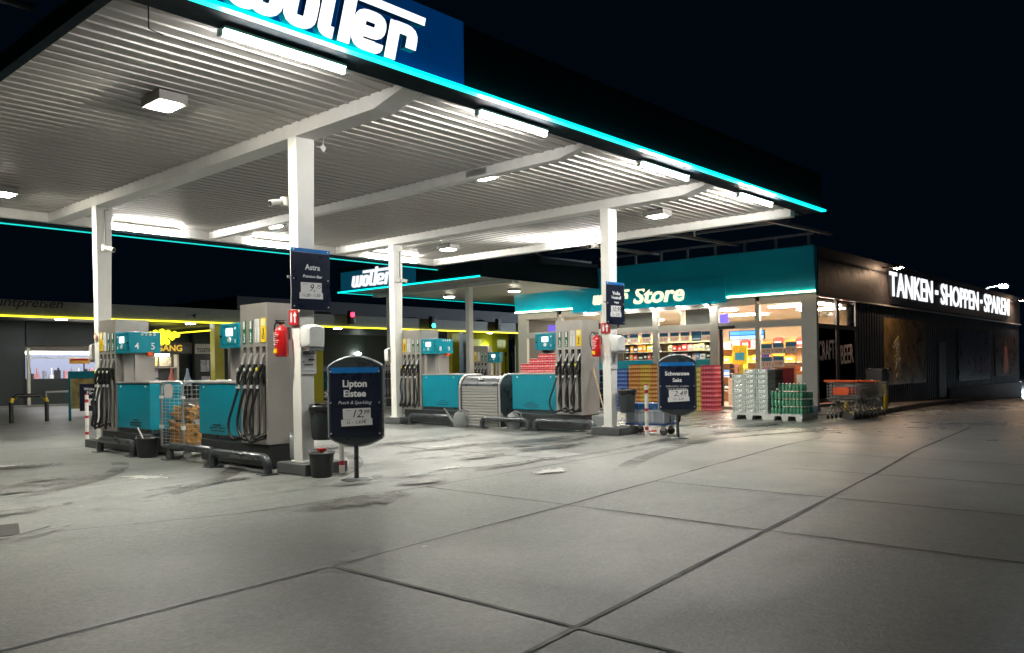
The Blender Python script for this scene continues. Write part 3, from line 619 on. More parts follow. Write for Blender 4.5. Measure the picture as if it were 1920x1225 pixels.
def dispenser(x, y, z, lab, rot=0):
    o = thing("towel_dispenser", lab, "towel dispenser", (x, y, z), rot, "white paper towel dispensers")
    poly = [(-.11, .02), (-.12, .06), (-.125, .24)] + [(-.125 * math.cos(R(a)), .25 + .05 * math.sin(R(a))) for a in (20, 45, 70, 90, 110, 135, 160)] + [(.125, .24), (.12, .06), (.11, .02)]
    mb = MB(); n = len(poly); dep = [(0, 1.0), (-.08, 1.0), (-.125, .93), (-.145, .80)]
    vs = [(a * k, d, (b - .15) * k + .15) for d, k in dep for a, b in poly]; fs = [(i * n + j, i * n + (j + 1) % n, (i + 1) * n + (j + 1) % n, (i + 1) * n + j) for i in range(3) for j in range(n)]
    mb.add(vs, fs, 0, True); mb.add(vs[-n:], [tuple(range(n))], 0); mb.build("cover", whitep, o)
    MB().box(-.10, .10, -.13, -.01, -.004, .035).build("outlet", mgrey, o); return o
dispenser(5.53, 8.10, 1.44, "white paper towel box on the near pillar above the taped notice"); dispenser(11.60, 8.10, 1.44, "white paper towel box on the pillar before the shop")
dispenser(11.58, 13.90, 1.38, "pale towel box on the far side of the middle pillar", math.pi); dispenser(5.50, 13.90, 1.40, "pale towel box on the far side of the far left pillar", math.pi)
def extinguisher(x, y, z, lab):
    o = thing("fire_extinguisher", lab, "extinguisher", (x, y, z), -math.pi / 2, "red fire extinguishers on pillars")
    MB().lathe([(.06, 0), (.075, .012), (.078, .03), (.078, .29), (.06, .335), (.025, .355), (.025, .375)], (0, -.09, 0), 18).build("cylinder", red, o)
    MB().box(-.018, .018, -.14, -.06, .375, .40).box(-.012, .012, -.17, -.05, .41, .42).build("valve", black, o)
    MB().tube([(-.02, -.09, .385), (-.09, -.09, .42), (-.13, -.1, .36), (-.125, -.1, .22), (-.085, -.09, .10)], .0105, 8).build("hose", black, o)
    b = MB()
    for i in range(7): b.box(-.045, .02 + .02 * ((i * 5) % 3), -.1705, -.1685, .27 - .022 * i, .279 - .022 * i)
    b.build("print", P("pale_red_print", (.8, .55, .55)), o); MB().box(-.045, .025, -.1712, -.1685, .04, .095).build("sticker", yellab, o)
    MB().box(-.05, .05, -.02, 0, .2, .34).build("bracket", dgrey, o); return o
extinguisher(5.40, 8.33, 1.37, "red extinguisher on the near pillar beside the steel tower"); extinguisher(11.50, 8.34, 1.38, "red extinguisher on the pillar right of the red drink packs")
def exsign(x, y, z, lab):
    o = thing("extinguisher_sign", lab, "sign", (x, y, z), -math.pi / 2, "red extinguisher signs")
    MB().box(-.085, .085, -.008, 0, 0, .17).build("plate", red, o)
    m = MB().box(-.055, -.02, -.010, -.0085, .03, .11).box(-.06, -.015, -.010, -.0085, .115, .125).box(-.045, -.03, -.010, -.0085, .125, .145); m.build("symbol", lettw, o)
    MB().prism([(.02, .02), (.05, .02), (.05, .10), (.075, .10), (.035, .15), (-.005, .10), (.02, .10)], -.010, -.0085).build("arrow", lettw, o)
exsign(5.398, 8.215, 1.735, "red extinguisher sign with arrow on the near pillar"); exsign(11.498, 8.215, 1.78, "red extinguisher sign on the pillar below the Vodka board")
o = thing("taped_notice", "white printed notice below the towel box on the near pillar", "notice", (5.52, 8.118, 1.17))
MB().box(-.105, .105, -.006, -.001, 0, .29).build("sheet", paper, o); text(o, "lettering", "VEICO", (0, -.0065, .225), .05, ink, width=.16, bold=.004)
MB().box(-.06, .06, -.0075, -.0062, .10, .112).box(.0, .08, -.0075, -.0062, .155, .172).box(-.075, -.055, -.0075, -.0062, .13, .15).build("drawing", ink, o)
MB().box(-.085, .085, -.0072, -.0062, .03, .038).box(-.08, .08, -.0072, -.0062, .195, .202).build("small_print", P("grey_print", (.35, .35, .36)), o)
o = thing("taped_notice", "white notice below the towel box on the shop side pillar", "notice", (11.60, 8.118, 1.17)); MB().box(-.09, .09, -.006, -.001, 0, .27).build("sheet", paper, o)
MB().prism(arc(0, .17, .05, 100, 300, 8) + arc(.01, .17, .035, 300, 100, 8), -.0075, -.0062).build("drawing", P("grey_print", (.2, .2, .21)), o)
tag(MB().tube([(0, 0, 0), (0, -.004, 0)], .055, 18).tube([(0, -.0045, 0), (0, -.006, 0)], .042, 18, 1).build("round_sticker", [P("sticker_red", (.5, .12, .08)), cream], loc=(5.398, 13.80, 1.80), rot=-math.pi / 2), "round faded orange sticker on the far left pillar", "sticker")
camm = P("camera_white", (.66, .65, .60), .4)
def camera_(x, y, z, lab, rz=0, cable=.6):
    o = thing("security_camera", lab, "camera", (x, y, z), rz, "small cameras on the pillars")
    MB().lathe([(.05, -.05), (.05, .05)], (0, -.0, 0), 14).build("mount_box", camm, o)
    b = MB().tube([(0, -.03, 0), (.03, -.10, -.02), (.06, -.2, -.05)], [.03, .036, .038], 12).build("camera_body", camm, o); MB().tube([(.06, -.2, -.05), (.062, -.207, -.052)], .03, 12).build("lens", black, b)
    if cable: MB().tube([(0, -.02, .05), (0, -.012, cable), (.06, -.012, cable + .01)], .011, 6).build("conduit", mgrey, o)
    return o
camera_(5.52, 13.70, 3.22, "white camera with grey conduit on the far left pillar"); camera_(11.64, 13.70, 3.14, "white camera on the middle pillar in front of the small sign")
camera_(11.46, 8.36, 3.28, "white camera on the left edge of the shop side pillar", R(-100), 0); camera_(5.38, 8.34, 3.16, "white camera barely showing left of the near pillar", R(-100), 0)
o = thing("hanging_tag", "small white diamond tag hanging from a wire at the near pillar's head", "tag", (5.74, 8.1, 3.80)); MB().tube([(-.09, 0, 0), (0, 0, .01), (.02, 0, .12)], .006, 6).build("wire", camm, o); MB().prism([(0, -.05), (.04, 0), (0, .05), (-.04, 0)], -.02, -.01).build("plate", whitep, o)
o = thing("broom", "broom with wooden stick leaning on the pump with red packs", "broom", (11.9, 8.45, gz(11.9))); MB().tube([(-.05, -.02, .1), (.12, .42, 1.14)], .012, 8).build("stick", P("broom_wood", (.45, .30, .17), .6), o); MB().box(-.16, .08, -.05, .01, .02, .10).build("brush", P("bristle", (.3, .2, .1), .8), o, bevel=.01)
# blue platform trolley with a grey box, cone behind
o = thing("platform_trolley", "blue platform trolley carrying a grey box beside the shop side pillar", "trolley", (12.1, 7.70, gz(12)), -math.pi / 2 + .12)
blu = P("trolley_blue", (.02, .07, .22), .45)
MB().box(-.40, .36, -.22, .22, .165, .20).build("deck", blu, o, bevel=.01)
MB().tube([(.36, -.2, .19), (.42, -.2, .22), (.43, -.2, .75), (.43, .2, .75), (.42, .2, .22), (.36, .2, .19)], .015, 8).build("handle", black, o)
for x in (-.3, .28):
    for y in (-.15, .15): w = MB().tube([(x, y - .018, .065), (x, y + .018, .065)], .065, 14).build("wheel", P("wheel_dark", (.04, .04, .042), .5), o); MB().box(x - .035, x + .035, y - .026, y + .026, .08, .165).build("fork", steel, w)
b = thing("storage_box", "grey plastic box with blue bags on the platform trolley", "box", (12.1, 7.72, gz(12) + .20), -math.pi / 2 + .12); mb = MB().box(-.36, .34, -.2, .2, 0, .22); mb.build("tub", P("box_grey", (.28, .31, .35), .45), b, bevel=.012); mb = MB().box(-.38, .36, -.215, .215, .195, .225)
for x in (-.36, -.12, .12, .33): mb.box(x - .012, x + .012, -.21, -.198, .01, .19)
mb.build("rim", P("box_grey_light", (.36, .39, .43), .45), b); mb = MB()
for i in range(5): mb.box(-.34 + .03 * (i % 2), .32, -.19, .19, .225 + .022 * i, .243 + .022 * i)
mb.build("bag_stack", P("blue_film", (.05, .14, .33), .25, var=.5, vs=9), b, bevel=.008)
cn = thing("traffic_cone", "small red and white cone behind the bin at the shop side pillar", "cone", (12.7, 8.28, gz(12.7))); mb = MB(); rz = [(.15, .0), (.13, .1), (.095, .22), (.06, .36), (.03, .46)]
for i in range(4): mb.lathe([rz[i], rz[i + 1]], (0, 0, .02), 16, i % 2)
mb.build("cone_body", [whitep, red], cn); MB().box(-.18, .18, -.18, .18, 0, .02).build("base", red, cn)

# ------------------------------------------------------------------ drink packs and pallets
def pack_mesh(w, d, h, m, cap, kind):
    mb = MB()
    if kind == "bottles":                                   # 3 x 2 shrink-wrapped bottles
        nx, ny = 3, 2; r = min(w / nx, d / ny) / 2 * .98
        for i in range(nx):
            for j in range(ny):
                c = (-w / 2 + w * (i + .5) / nx, -d / 2 + d * (j + .5) / ny, 0)
                mb.lathe([(r * .9, 0), (r, h * .06), (r, h * .3), (r * .94, h * .34), (r, h * .38), (r, h * .62), (r * .75, h * .8), (r * .36, h * .9)], c, 9, 0)
                mb.lathe([(r * .4, h * .9), (r * .4, h)], c, 8, 1)
    elif kind == "crate":
        t = .012; mb.box(-w / 2, w / 2, -d / 2, d / 2, 0, h * .30, 0); mb.box(-w / 2, w / 2, -d / 2, -d / 2 + t, h * .90, h * .985, 0); mb.box(-w / 2, w / 2, d / 2 - t, d / 2, h * .86, h * .985, 0)
        for s in (-1, 1): mb.box(s * w / 2, s * (w / 2 - .04), -d / 2, d / 2, h * .34, h * .86, 0)
        mb.box(-w / 2 + .041, w / 2 - .041, -d / 2 + .02, d / 2 - .02, h * .341, h * .80, 2)
        for i in range(4):
            x = -w / 2 + .05 + (w - .1) * (i + .5) / 4; mb.lathe([(.026, h * .342), (.026, h * .72), (.014, h * .86)], (x, -d / 2 + .03, 0), 8, 1)
        mb.box(-w * .2, w * .2, -d / 2 - .004, -d / 2 - .0005, h * .08, h * .28, 1)
    else:                                                   # wrapped tray: box with a label band and a row of lids
        mb.box(-w / 2, w / 2, -d / 2, d / 2, 0, h * .84, 0); mb.box(-w / 2 - .002, w / 2 + .002, -d / 2 - .003, d / 2 + .003, h * .22, h * .52, 1)
        n = 5
        for i in range(n):
            x = -w / 2 + w * (i + .5) / n; mb.lathe([(w / n * .42, h * .8405), (w / n * .40, h * .985)], (x, -d / 2 + w / n * .5, 0), 8, 2)
            mb.lathe([(w / n * .42, h * .8405), (w / n * .40, h * .985)], (x, d / 2 - w / n * .5, 0), 8, 2)
        for i in range(n - 1):
            x = -w / 2 + w * (i + 1) / n; mb.box(x - .004, x + .004, -d / 2 - .004, -d / 2 - .0035, .01, h * .8, 3)
    return mb
PK = {}
def pack(key, w, d, h, mats, kind, loc, rot, lab, group, cat="drink pack"):
    if key not in PK:
        PK[key] = pack_mesh(w, d, h, None, None, kind).build({"bottles": "bottle_pack", "crate": "bottle_crate"}.get(kind, "drink_pack"), mats); o = PK[key]
    else: o = PK[key].copy(); C.objects.link(o)
    o.location = loc; o.rotation_euler.z = rot; return tag(o, lab, cat, group)
F = -math.pi / 2
def pk(n, a, b=None, c=None): return [P(n + "_film", a, .3, var=.55, vs=38, coat=.2), P(n + "_band", b or tuple(min(1, v * 1.5 + .1) for v in a), .4, var=.6, vs=55), P(n + "_lid", c or tuple(v * .45 for v in a), .4), P(n + "_seam", tuple(v * .5 for v in a), .4)]
ORD = ("lowest", "second", "third", "fourth", "fifth", "sixth", "seventh", "eighth", "ninth", "tenth", "eleventh", "twelfth")
def stack(key, colour, x, y, n, w, d, h, mats, kind, where, group, z0=0, jit=.008, cat="drink pack"):
    for i in range(n):
        pack(key, w, d, h, mats, kind, (x + random.uniform(-jit, jit), y + random.uniform(-jit, jit), gz(x) + z0 + i * (h + .001)), F + random.uniform(-.02, .02),
             f"{colour}, {ORD[i]} from the ground in {where}", group, cat)
A = "packs stacked before the shop window"
stack("or1", "orange drink pack", 22.9, 15.09, 11, .44, .4, .131, pk("orange_drink", (.90, .33, .05), (.95, .62, .30), (.25, .08, .02)), "tray", "the left orange column", A)
stack("or2", "amber drink pack", 22.9, 14.68, 11, .36, .4, .131, pk("amber_drink", (.95, .55, .04), (.95, .80, .25), (.3, .13, .02)), "tray", "the amber column between two orange ones", A)
stack("or1", "orange drink pack", 22.9, 14.27, 11, .40, .4, .131, None, "tray", "the orange column right of the amber one", A)
stack("bl", "blue drink pack", 22.9, 15.60, 10, .44, .4, .131, pk("blue_drink", (.08, .22, .80), (.35, .5, .9), (.02, .04, .2)), "tray", "the blue column beside the orange packs", A)
stack("bl", "blue drink pack", 22.95, 16.08, 10, .44, .4, .131, None, "tray", "the blue column nearest the pillar", A)
stack("dk", "dark blue bottle pack", 22.9, 16.75, 6, .44, .4, .22, [P("dark_bottle", (.02, .025, .05), .15), P("dark_cap", (.3, .3, .35))], "bottles", "the dark stack left of the pillar", A)
stack("ye", "yellow drink carton", 22.9, 12.90, 9, .40, .4, .148, pk("yellow_drink", (.85, .75, .12), (.9, .8, .35), (.4, .3, .05)), "tray", "the yellow column right of the Schwansee board", A)
stack("pi", "pink drink carton", 22.9, 12.45, 10, .46, .4, .139, pk("pink_drink", (.85, .07, .14), (.95, .35, .36), (.4, .04, .06)), "tray", "the pink column next to the doorway", A)
silverm = [P("crate_grey", (.40, .45, .43), .4, .2, var=.25, vs=18), P("crate_bottle", (.75, .8, .76), .25, .3, var=.4, vs=30), P("crate_dark", (.008, .01, .01), .8)]
def pallet(x, y, w, lab):
    o = thing("pallet", lab, "pallet", (x, y, gz(x)), F, "grey pallets before the shop door"); pm = P("pallet_plastic", (.48, .50, .47), .6, var=.12)
    MB().box(-w / 2, w / 2, 0, .98, .10, .15).build("deck", pm, o, bevel=.008)
    for a in (-w / 2 + .07, 0, w / 2 - .07): MB().prism([(a - .06, .0), (a + .06, 0), (a + .09, .0995), (a - .09, .0995)], 0, .14).build("block", pm, o); MB().box(a - .05, a + .05, .145, .98, 0, .0995).build("runner", pm, o)
    return o
pallet(18.32, 8.97, .93, "grey plastic pallet under the silver bottle crates"); pallet(18.30, 8.09, .80, "grey plastic pallet under the green bottle packs")
B = "crates and packs on the pallets"
for c, (yy, nm) in enumerate(((9.27, "left silver column"), (8.97, "middle silver column"), (8.66, "right silver column"))):
    stack("cr", "silver bottle crate", 18.54, yy, 8 + (c > 0), .295, .4, .115, silverm, "crate", "the " + nm, B, .155, .004, "crate")
for c, yy in enumerate((8.97, 8.66)): stack("dk2", "dark crate", 18.98, yy, 9, .29, .4, .115, [P("crate_black", (.05, .055, .06)), P("crate_bottle2", (.3, .32, .32), .3), P("crate_dark", (.03, .035, .035))], "crate", ("the rear column behind the middle silver one", "the rear column behind the right silver one")[c], B, .155, .004, "crate")
grn = [P("green_bottle", (.07, .23, .14), .12, var=.4, vs=30, coat=.4), P("bottle_cap", (.85, .9, .85), .3)]
for c, yy in enumerate((8.35, 8.09, 7.83)):
    stack("gr", "green bottle pack", 18.52, yy, (3, 4, 4)[c], .255, .36, .176, grn, "bottles", ("the left green column on the pallet", "the middle green column on the pallet", "the right green column on the pallet")[c], B, .153, .003, "bottle pack")
for c, yy in enumerate((8.35, 8.09, 7.83)): stack("gr", "green bottle pack", 18.9, yy, (4, 4, 3)[c], .255, .36, .176, None, "bottles", ("the rear left green column", "the rear middle green column", "the rear right green column")[c], B, .153, .004, "bottle pack")
stack("bw", "blue white bottle pack", 19.15, 7.80, 1, .25, .3, .19, [P("blue_white", (.25, .33, .5), .3, var=.5, vs=30), P("bottle_cap", (.6, .65, .6))], "bottles", "the green pallet's back corner", B, .153, cat="bottle pack")
rk = pk("red_drink", (.75, .03, .05), (.9, .42, .42), (.85, .55, .55)); z = gz(11.75) + 1.065
for r_, n in enumerate((4, 4, 3, 2)):
    for i in range(n):
        pack("rd", .205, .34, .088, rk, "tray", (11.98, 9.66 + .215 * i, z + .089 * r_), F, f"red drink pack on the pump cabinet, {ORD[r_]} layer, number {('one', 'two', 'three', 'four')[i]} from the steel tower".replace("lowest layer", "lowest layer"), "red packs piled on a pump")

# ------------------------------------------------------------------ shop building
sx, sy = 24.2, 9.68
shop = thing("shop_building", "flat roofed shop with teal fascia, glass front and dark long side wall", "building", (sx, sy, 0))
def LB(mb): mb.v = [(x - sx, y - sy, z) for x, y, z in mb.v]; return mb
darkw = P("dark_cladding", (.022, .026, .034), .45, var=.15); flankf = P("flank_fascia", (.034, .032, .034), .5, var=.12)
inw = P("inside_wall", (.62, .47, .33), .7, var=.08); infl = P("inside_floor", (.3, .27, .24), .4)
LB(MB().prism([(24.115, 3.33), (23.975, 4.70), (24.24, 4.70), (24.24, 3.33)], 9.665, 21.0).prism([(24.115, 3.33), (23.988, 4.58), (24.24, 4.58), (24.24, 3.33)], 21.003, 21.5)).build("fascia", teal_d, shop, fix=True)
LB(MB().prism([(24.075, 3.20), (23.990, 3.995), (24.05, 3.995), (24.12, 3.20)], 12.53, 18.66)).build("fascia_sign_panel", teal_d, shop, bevel=.004)
LB(MB().box(24.08, 24.115, 9.67, 12.50, 3.345, 3.385)).build("fascia_light", WARM, shop); LB(MB().box(24.08, 24.115, 18.68, 21.5, 3.345, 3.385)).build("fascia_light", WARM, shop)
LB(MB().box(24.25, 52, 9.71, 9.9, -1.0, 3.2)).v
mb = MB()                                                   # flank wall: corrugated cladding with openings for the corner windows
def corr(mb, xa, xb, z0, z1, y=9.70):
    x = xa; p = []
    while x < xb - .01: p += [(x, y), (x + .13, y), (x + .15, y + .035), (x + .23, y + .035), (x + .25, y)]; x += .25
    for a, b in zip(p[:-1], p[1:]): mb.quad((a[0], a[1], z0), (b[0], b[1], z0), (b[0], b[1], z1), (a[0], a[1], z1))
corr(mb, 27.5, 52, -.75, 3.2); LB(mb).build("cladding", darkw, shop, fix=False)
LB(MB().box(24.26, 52, 9.74, 9.95, -1.1, -.0).box(27.45, 52, 9.745, 9.95, .0, 3.2).box(51.8, 52.0, 9.95, 21.5, -1.1, 4.6).box(24.3, 52, 21.3, 21.5, -1.1, 4.6)).build("wall", darkw, shop, fix=False)
LB(MB().box(33.0, 33.1, 9.96, 21.29, -.3, 3.3)).build("inside_wall", inw, shop)
LB(MB().box(24.3, 32.99, 9.96, 21.29, -.25, -.13)).build("inside_floor", infl, shop); LB(MB().box(24.3, 32.99, 9.96, 21.29, 3.12, 3.2)).build("inside_ceiling", P("inside_ceiling", (.7, .62, .52), .6), shop)
LB(MB().box(24.26, 52, 9.76, 21.5, 4.45, 4.55)).build("roof", darkw, shop)
LB(MB().box(24.245, 52.0, 9.64, 9.735, 3.24, 4.70)).build("flank_fascia", flankf, shop)
LB(MB().box(24.2, 52.02, 9.60, 9.70, 3.195, 3.235)).build("trim", P("trim_white", (.42, .42, .41), .4), shop)
fs = [("corner_post", 9.68, 10.15, -.3, 3.33), ("mullion", 11.48, 11.62, -.3, 3.1), ("mullion", 12.88, 13.18, -.3, 3.1), ("mullion", 15.14, 15.34, 1.3, 3.1), ("mullion", 17.3, 17.5, 1.3, 3.1), ("mullion", 19.3, 19.5, 1.3, 3.1), ("corner_post", 21.0, 21.45, -.3, 3.33)]
for n, a, b, z0, z1 in fs: LB(MB().box(24.2, 24.34, a, b, z0, z1)).build(n, frameg, shop, bevel=.01)
for a, b in ((10.15, 11.48), (11.62, 12.88), (13.18, 15.14), (15.34, 17.3), (17.5, 19.3), (19.5, 21.0)):
    LB(MB().box(24.21, 24.33, a, b, 2.36, 2.57)).build("transom", frameg, shop); LB(MB().box(24.21, 24.33, a, b, 3.08, 3.33)).build("head_rail", frameg, shop)
    if a > 13: LB(MB().box(24.2, 24.34, a, b, -.3, 1.42)).build("sill_panel", teal, shop)
    else: LB(MB().box(24.21, 24.33, a, b, -.3, -.10)).build("sill", frameg, shop)
gl = glass("window_glass", (.92, .96, .95), .06)
for a, b in ((10.15, 11.48), (13.18, 15.14), (15.34, 17.3), (17.5, 19.3), (19.5, 21.0)):
    LB(MB().box(24.27, 24.276, a, b, (-.1 if a < 13 else 1.42), 2.36)).build("window_pane", gl, shop)
for a, b in ((10.15, 11.48), (11.62, 12.88), (13.18, 15.14), (15.34, 17.3), (17.5, 19.3), (19.5, 21.0)): LB(MB().box(24.27, 24.276, a, b, 2.57, 3.08)).build("window_pane", gl, shop)
d = LB(MB().box(24.3, 24.36, 12.78, 12.88, -.12, 2.36).box(24.3, 24.36, 11.62, 11.66, -.12, 2.36)).build("door_frame", P("door_black", (.015, .016, .018), .4), shop)
LB(MB().box(24.15, 24.21, 12.3, 12.85, 2.37, 2.47)).build("door_sensor", black, shop, bevel=.02)
LB(MB().box(24.29, 24.298, 11.66, 12.2, -.1, 2.36)).build("door_pane", gl, shop)
# corner windows on the long side with the beer lettering
dk = glass("tinted_film", (.34, .27, .25), .08)
for a, b, w in ((24.30, 25.76, "CRAFT"), (26.02, 27.40, "BEER")):
    LB(MB().box(a - .02, b + .02, 9.70, 9.76, 2.28, 2.42)).build("side_window_rail", darkw, shop); LB(MB().box(a - .02, b + .02, 9.70, 9.76, .06, .18)).build("side_window_sill", darkw, shop)
    LB(MB().box(a, b, 9.72, 9.726, .18, 2.28)).build("side_window_pane", dk, shop); LB(MB().box(a, b, 9.72, 9.726, 2.42, 3.12)).build("side_window_pane", gl, shop)
    text(shop, "window_lettering", w, ((a + b) / 2 - sx, 9.716 - sy, 1.33 if w == "CRAFT" else 1.22), .5, P("film_lettering", (.85, .80, .78), .6), width=1.25 if w == "CRAFT" else 1.1, height=.60, rot=.06 if w == "BEER" else 0.04)
for x in (24.24, 25.78, 27.40): LB(MB().box(x, x + (.06 if x < 25 else .22), 9.69, 9.77, -.2, 3.2)).build("side_window_post", darkw, shop)
text(shop, "window_lettering", "GRAFTBIER".replace("G", "C", 1), (25.05 - sx, 9.712 - sy, 2.62), .2, P("film_lettering", (.5, .46, .44)), width=1.2)
beerw = P("film_print_brown", (.36, .12, .07), .5, var=.5, vs=3); handle = P("tap_handle_pale", (.7, .6, .6), .5)
mb = MB()
for i, x in enumerate((24.55, 25.0, 25.4)): mb.lathe([(.03, .3), (.03, .9 + .15 * i), (.05, .92 + .15 * i), (.06, 1.1 + .15 * i), (.03, 1.14 + .15 * i)], (x, 9.95, 0), 8)
LB(mb).build("beer_tap_row", handle, shop); LB(MB().box(25.0, 27.4, 10.42, 10.45, -.1, 2.2)).build("film_backing", beerw, shop)
# posters, service door and base on the long side
post1 = P("poster_ochre", (.26, .18, .07), .22, var=.6, vs=1.2, coat=.5); post2 = P("poster_plum", (.05, .036, .055), .3, var=.7, vs=2, coat=.3); post3 = P("poster_dark_amber", (.06, .038, .026), .3, var=.6, vs=2, coat=.3)
p = LB(MB().box(30.05, 34.8, 9.655, 9.69, .45, 2.80)).build("wall_poster", post1, shop)
mb = MB(); random.seed(3)
for i in range(26):
    t = random.random(); mb.tube([(31.6 + .3 * math.sin(i) - t * .4, 9.652, .6 + 1.3 * t), (31.7 + .25 * math.sin(i * 2) - t * .4, 9.652, .8 + 1.3 * t)], [.05, .10], 5)
mb.v = [(x, 9.648 + (y - 9.652) * .03, z) for x, y, z in mb.v]; LB(mb).build("poster_plant", P("poster_green", (.24, .20, .07), .4, var=.4), shop)
LB(MB().box(39.6, 45.2, 9.655, 9.69, .39, 2.65)).build("wall_poster", post2, shop); LB(MB().box(46.3, 51.1, 9.655, 9.69, .49, 2.45)).build("wall_poster", post3, shop)
mb = MB()
for i in range(40): x = 39.9 + 5 * random.random(); z = .55 + .5 * random.random(); mb.prism([(x, z), (x + .15, z + .05), (x + .1, z + .4), (x + .02, z + .3)], 9.650, 9.653)
LB(mb).build("poster_crowd", P("poster_pink", (.16, .06, .14), .5, var=.5), shop)
LB(MB().prism([(48, .7), (48.7, .6), (49.2, .8), (49.0, 1.5), (48.8, 2.0), (48.3, 2.0), (48.1, 1.5)], 9.650, 9.653)).build("poster_glass", P("poster_orange", (.3, .08, .03), .5, var=.5, vs=3), shop)
LB(MB().box(36.65, 37.65, 9.66, 9.70, -.22, 2.05)).build("service_door", P("service_door", (.018, .024, .030), .4), shop)
LB(MB().box(38.2, 52.0, 9.60, 9.69, -1.0, .12)).build("plinth", P("plinth_dark", (.03, .032, .036), .6), shop)
# long lit sign
sg = thing("wall_sign", "long dark sign with white lit letters on the shop side wall", "sign", (39.4, 9.63, 3.3))
MB().prism([(-9.1, 1.14), (9.1, 1.14), (8.8, .0), (-8.8, .0)], -.05, 0).build("panel", P("panel_navy", (.012, .014, .022), .45), sg)
for w, a, b in (("TANKEN", 30.4, 35.5), ("SHOPPEN", 36.68, 42.7), ("SPAREN", 43.8, 49.0)): text(sg, "lettering", w, ((a + b) / 2 - 39.4, -.055, .27), 1, E("wall_letters_lit", (.93, .96, 1), .6), width=b - a, height=.86, bold=.008, ext=.03)
for x in (36.05, 43.2): MB().box(x - 39.4 - .16, x - 39.4 + .16, -.10, -.055, .62, .80).build("dot", E("wall_letters_lit", (.93, .96, 1), .6), sg, bevel=.03)
def spot(x, z, lab):
    o = thing("wall_spotlight", lab, "spotlight", (x, 9.63, z), 0, "warm wall spotlights"); MB().box(-.04, .04, -.42, 0, .0, .05).build("arm", black, o)
    mb = MB().box(-.22, .22, -.62, -.40, -.03, .10); mb.build("lamp_head", black, o); MB().quad((-.2, -.625, -.01), (.2, -.625, -.01), (.2, -.40, -.055), (-.2, -.40, -.055)).build("lens", E("spot_lit", (1, .66, .42), 240), o, fix=False)
spot(29.9, 4.48, "warm spotlight glowing at the left end of the long sign"); spot(49.9, 4.40, "warm spotlight glowing at the right end of the long sign")
sl_ = thing("street_lamp", "far cold white street lamp shining above the shop roof", "street lamp", (66, 14.6, gz(66)))
MB().tube([(0, 0, 0), (0, 0, 7.0), (0, -.4, 7.4), (0, -1.2, 7.5)], .07, 8).build("pole", dgrey, sl_); MB().box(-.25, .25, -1.7, -1.1, 7.42, 7.55).build("lamp_head", dgrey, sl_); 
mb = MB().lathe([(.05, -.16), (.26, -.08), (.3, 0)], (0, -1.4, 7.41), 12); mb.build("lens", E("street_lit", (.75, .88, 1), 14000), sl_)
# shop sign lettering
ss = thing("shop_sign", "cream lit lettering reading Store on the teal shop fascia", "sign", (24.025, 16, 3.3))
CRM = E("cream_letters_lit", (1, .88, .52), .72)
text(ss, "lettering", "Store", (0, 14.98 - 16, 0.05), .8, CRM, face='X', shear=.22, bold=.022, width=1.98, height=.56, ext=.02, rot=.0).location = (0, 2 * 0 , 0)
for o_ in ():
    pass
mb = MB(); brand(mb, lambda a, b, d: (-d, 1.66 - a * .335, .13 + b * .33), 0, 0, 0, .03, .2); mb.build("lettering", [CRM], ss, fix=False)
for o_ in ss.children:
    if o_.data.name.startswith("lettering"): pass

for i, y in enumerate((18.0, 17.1, 16.2, 15.2, 14.2, 13.2)):
    tag(MB().lathe([(.065, 0), (.075, .03)], (0, 0, 0), 12).lathe([(.055, -.008), (.055, -.001)], (0, 0, 0), 12, 1).build("sign_downlight", [white, E("sign_downlight_lit", (1, .9, .74), 260)], loc=(23.98, y, 3.165)), "small downlight under the teal shop sign, " + ("leftmost, above the hidden windows", "second from the left", "above the left half of the word Store", "below the middle of the word Store", "below the end of the word Store", "rightmost, beside the doorway")[i], "lamp", "downlights under the shop sign")
for y0, y1, t in ((13.2, 15.1, "right middle"), (15.36, 17.28, "left middle"), (10.2, 11.45, "right")):
    tag(MB().box(-.02, .02, y0 - (y0 + y1) / 2, y1 - (y0 + y1) / 2, 0, .03).build("added_window_tube", E("added_window_tube_lit", (1, .88, .68), 42), loc=(24.40, (y0 + y1) / 2, 2.40)), "added unseen tube behind the crossbar of the " + t + " shop window", "tube light", "added tubes behind the shop window bars")  # unseen tubes added to brighten the goods behind the panes
tag(MB().box(-1.2, 1.2, -.12, .12, 0, .03).build("ceiling_panel", E("added_beer_panel_lit", (1, .7, .5), 80), loc=(25.9, 10.15, 3.08)), "added narrow lit panel above the beer lettering windows inside the shop", "ceiling panel")  # panel added to light the backing behind the beer windows
# ------------------------------------------------------------------ inside the shop
for x, y, sxx, syy in ((26, 11.2, .5, 1.4), (28.5, 11.2, .5, 1.4), (26, 14.2, .4, 2), (26, 17.5, .4, 2), (29, 15, .5, 3), (29, 19, .5, 2)):
    tag(MB().box(-sxx / 2, sxx / 2, -syy / 2, syy / 2, 0, .03).build("ceiling_panel", E("shop_lit", (1, .82, .62), 46), loc=(x, y, 3.08)), f"lit ceiling panel in the shop {'near' if x < 27 else 'far'} row, {'behind the door bay' if y < 12 else 'behind the middle windows' if y < 16 else 'behind the left windows'}", "ceiling panel", "lit panels in the shop ceiling")
for y, nm in ((10.45, "right"), (10.8, "left")): tag(MB().lathe([(.02, .06), (.07, .05), (.085, 0)], (0, 0, 0), 12).build("pendant_lamp", E("pendant_lit", (1, .85, .6), 12), loc=(25.6, y, 2.92)), f"{nm} one of two round lamps behind the upper right shop window", "lamp")
shf = P("shelf_white", (.6, .55, .48), .5); wd = P("shelf_wood", (.36, .22, .12), .6, var=.25, vs=4)
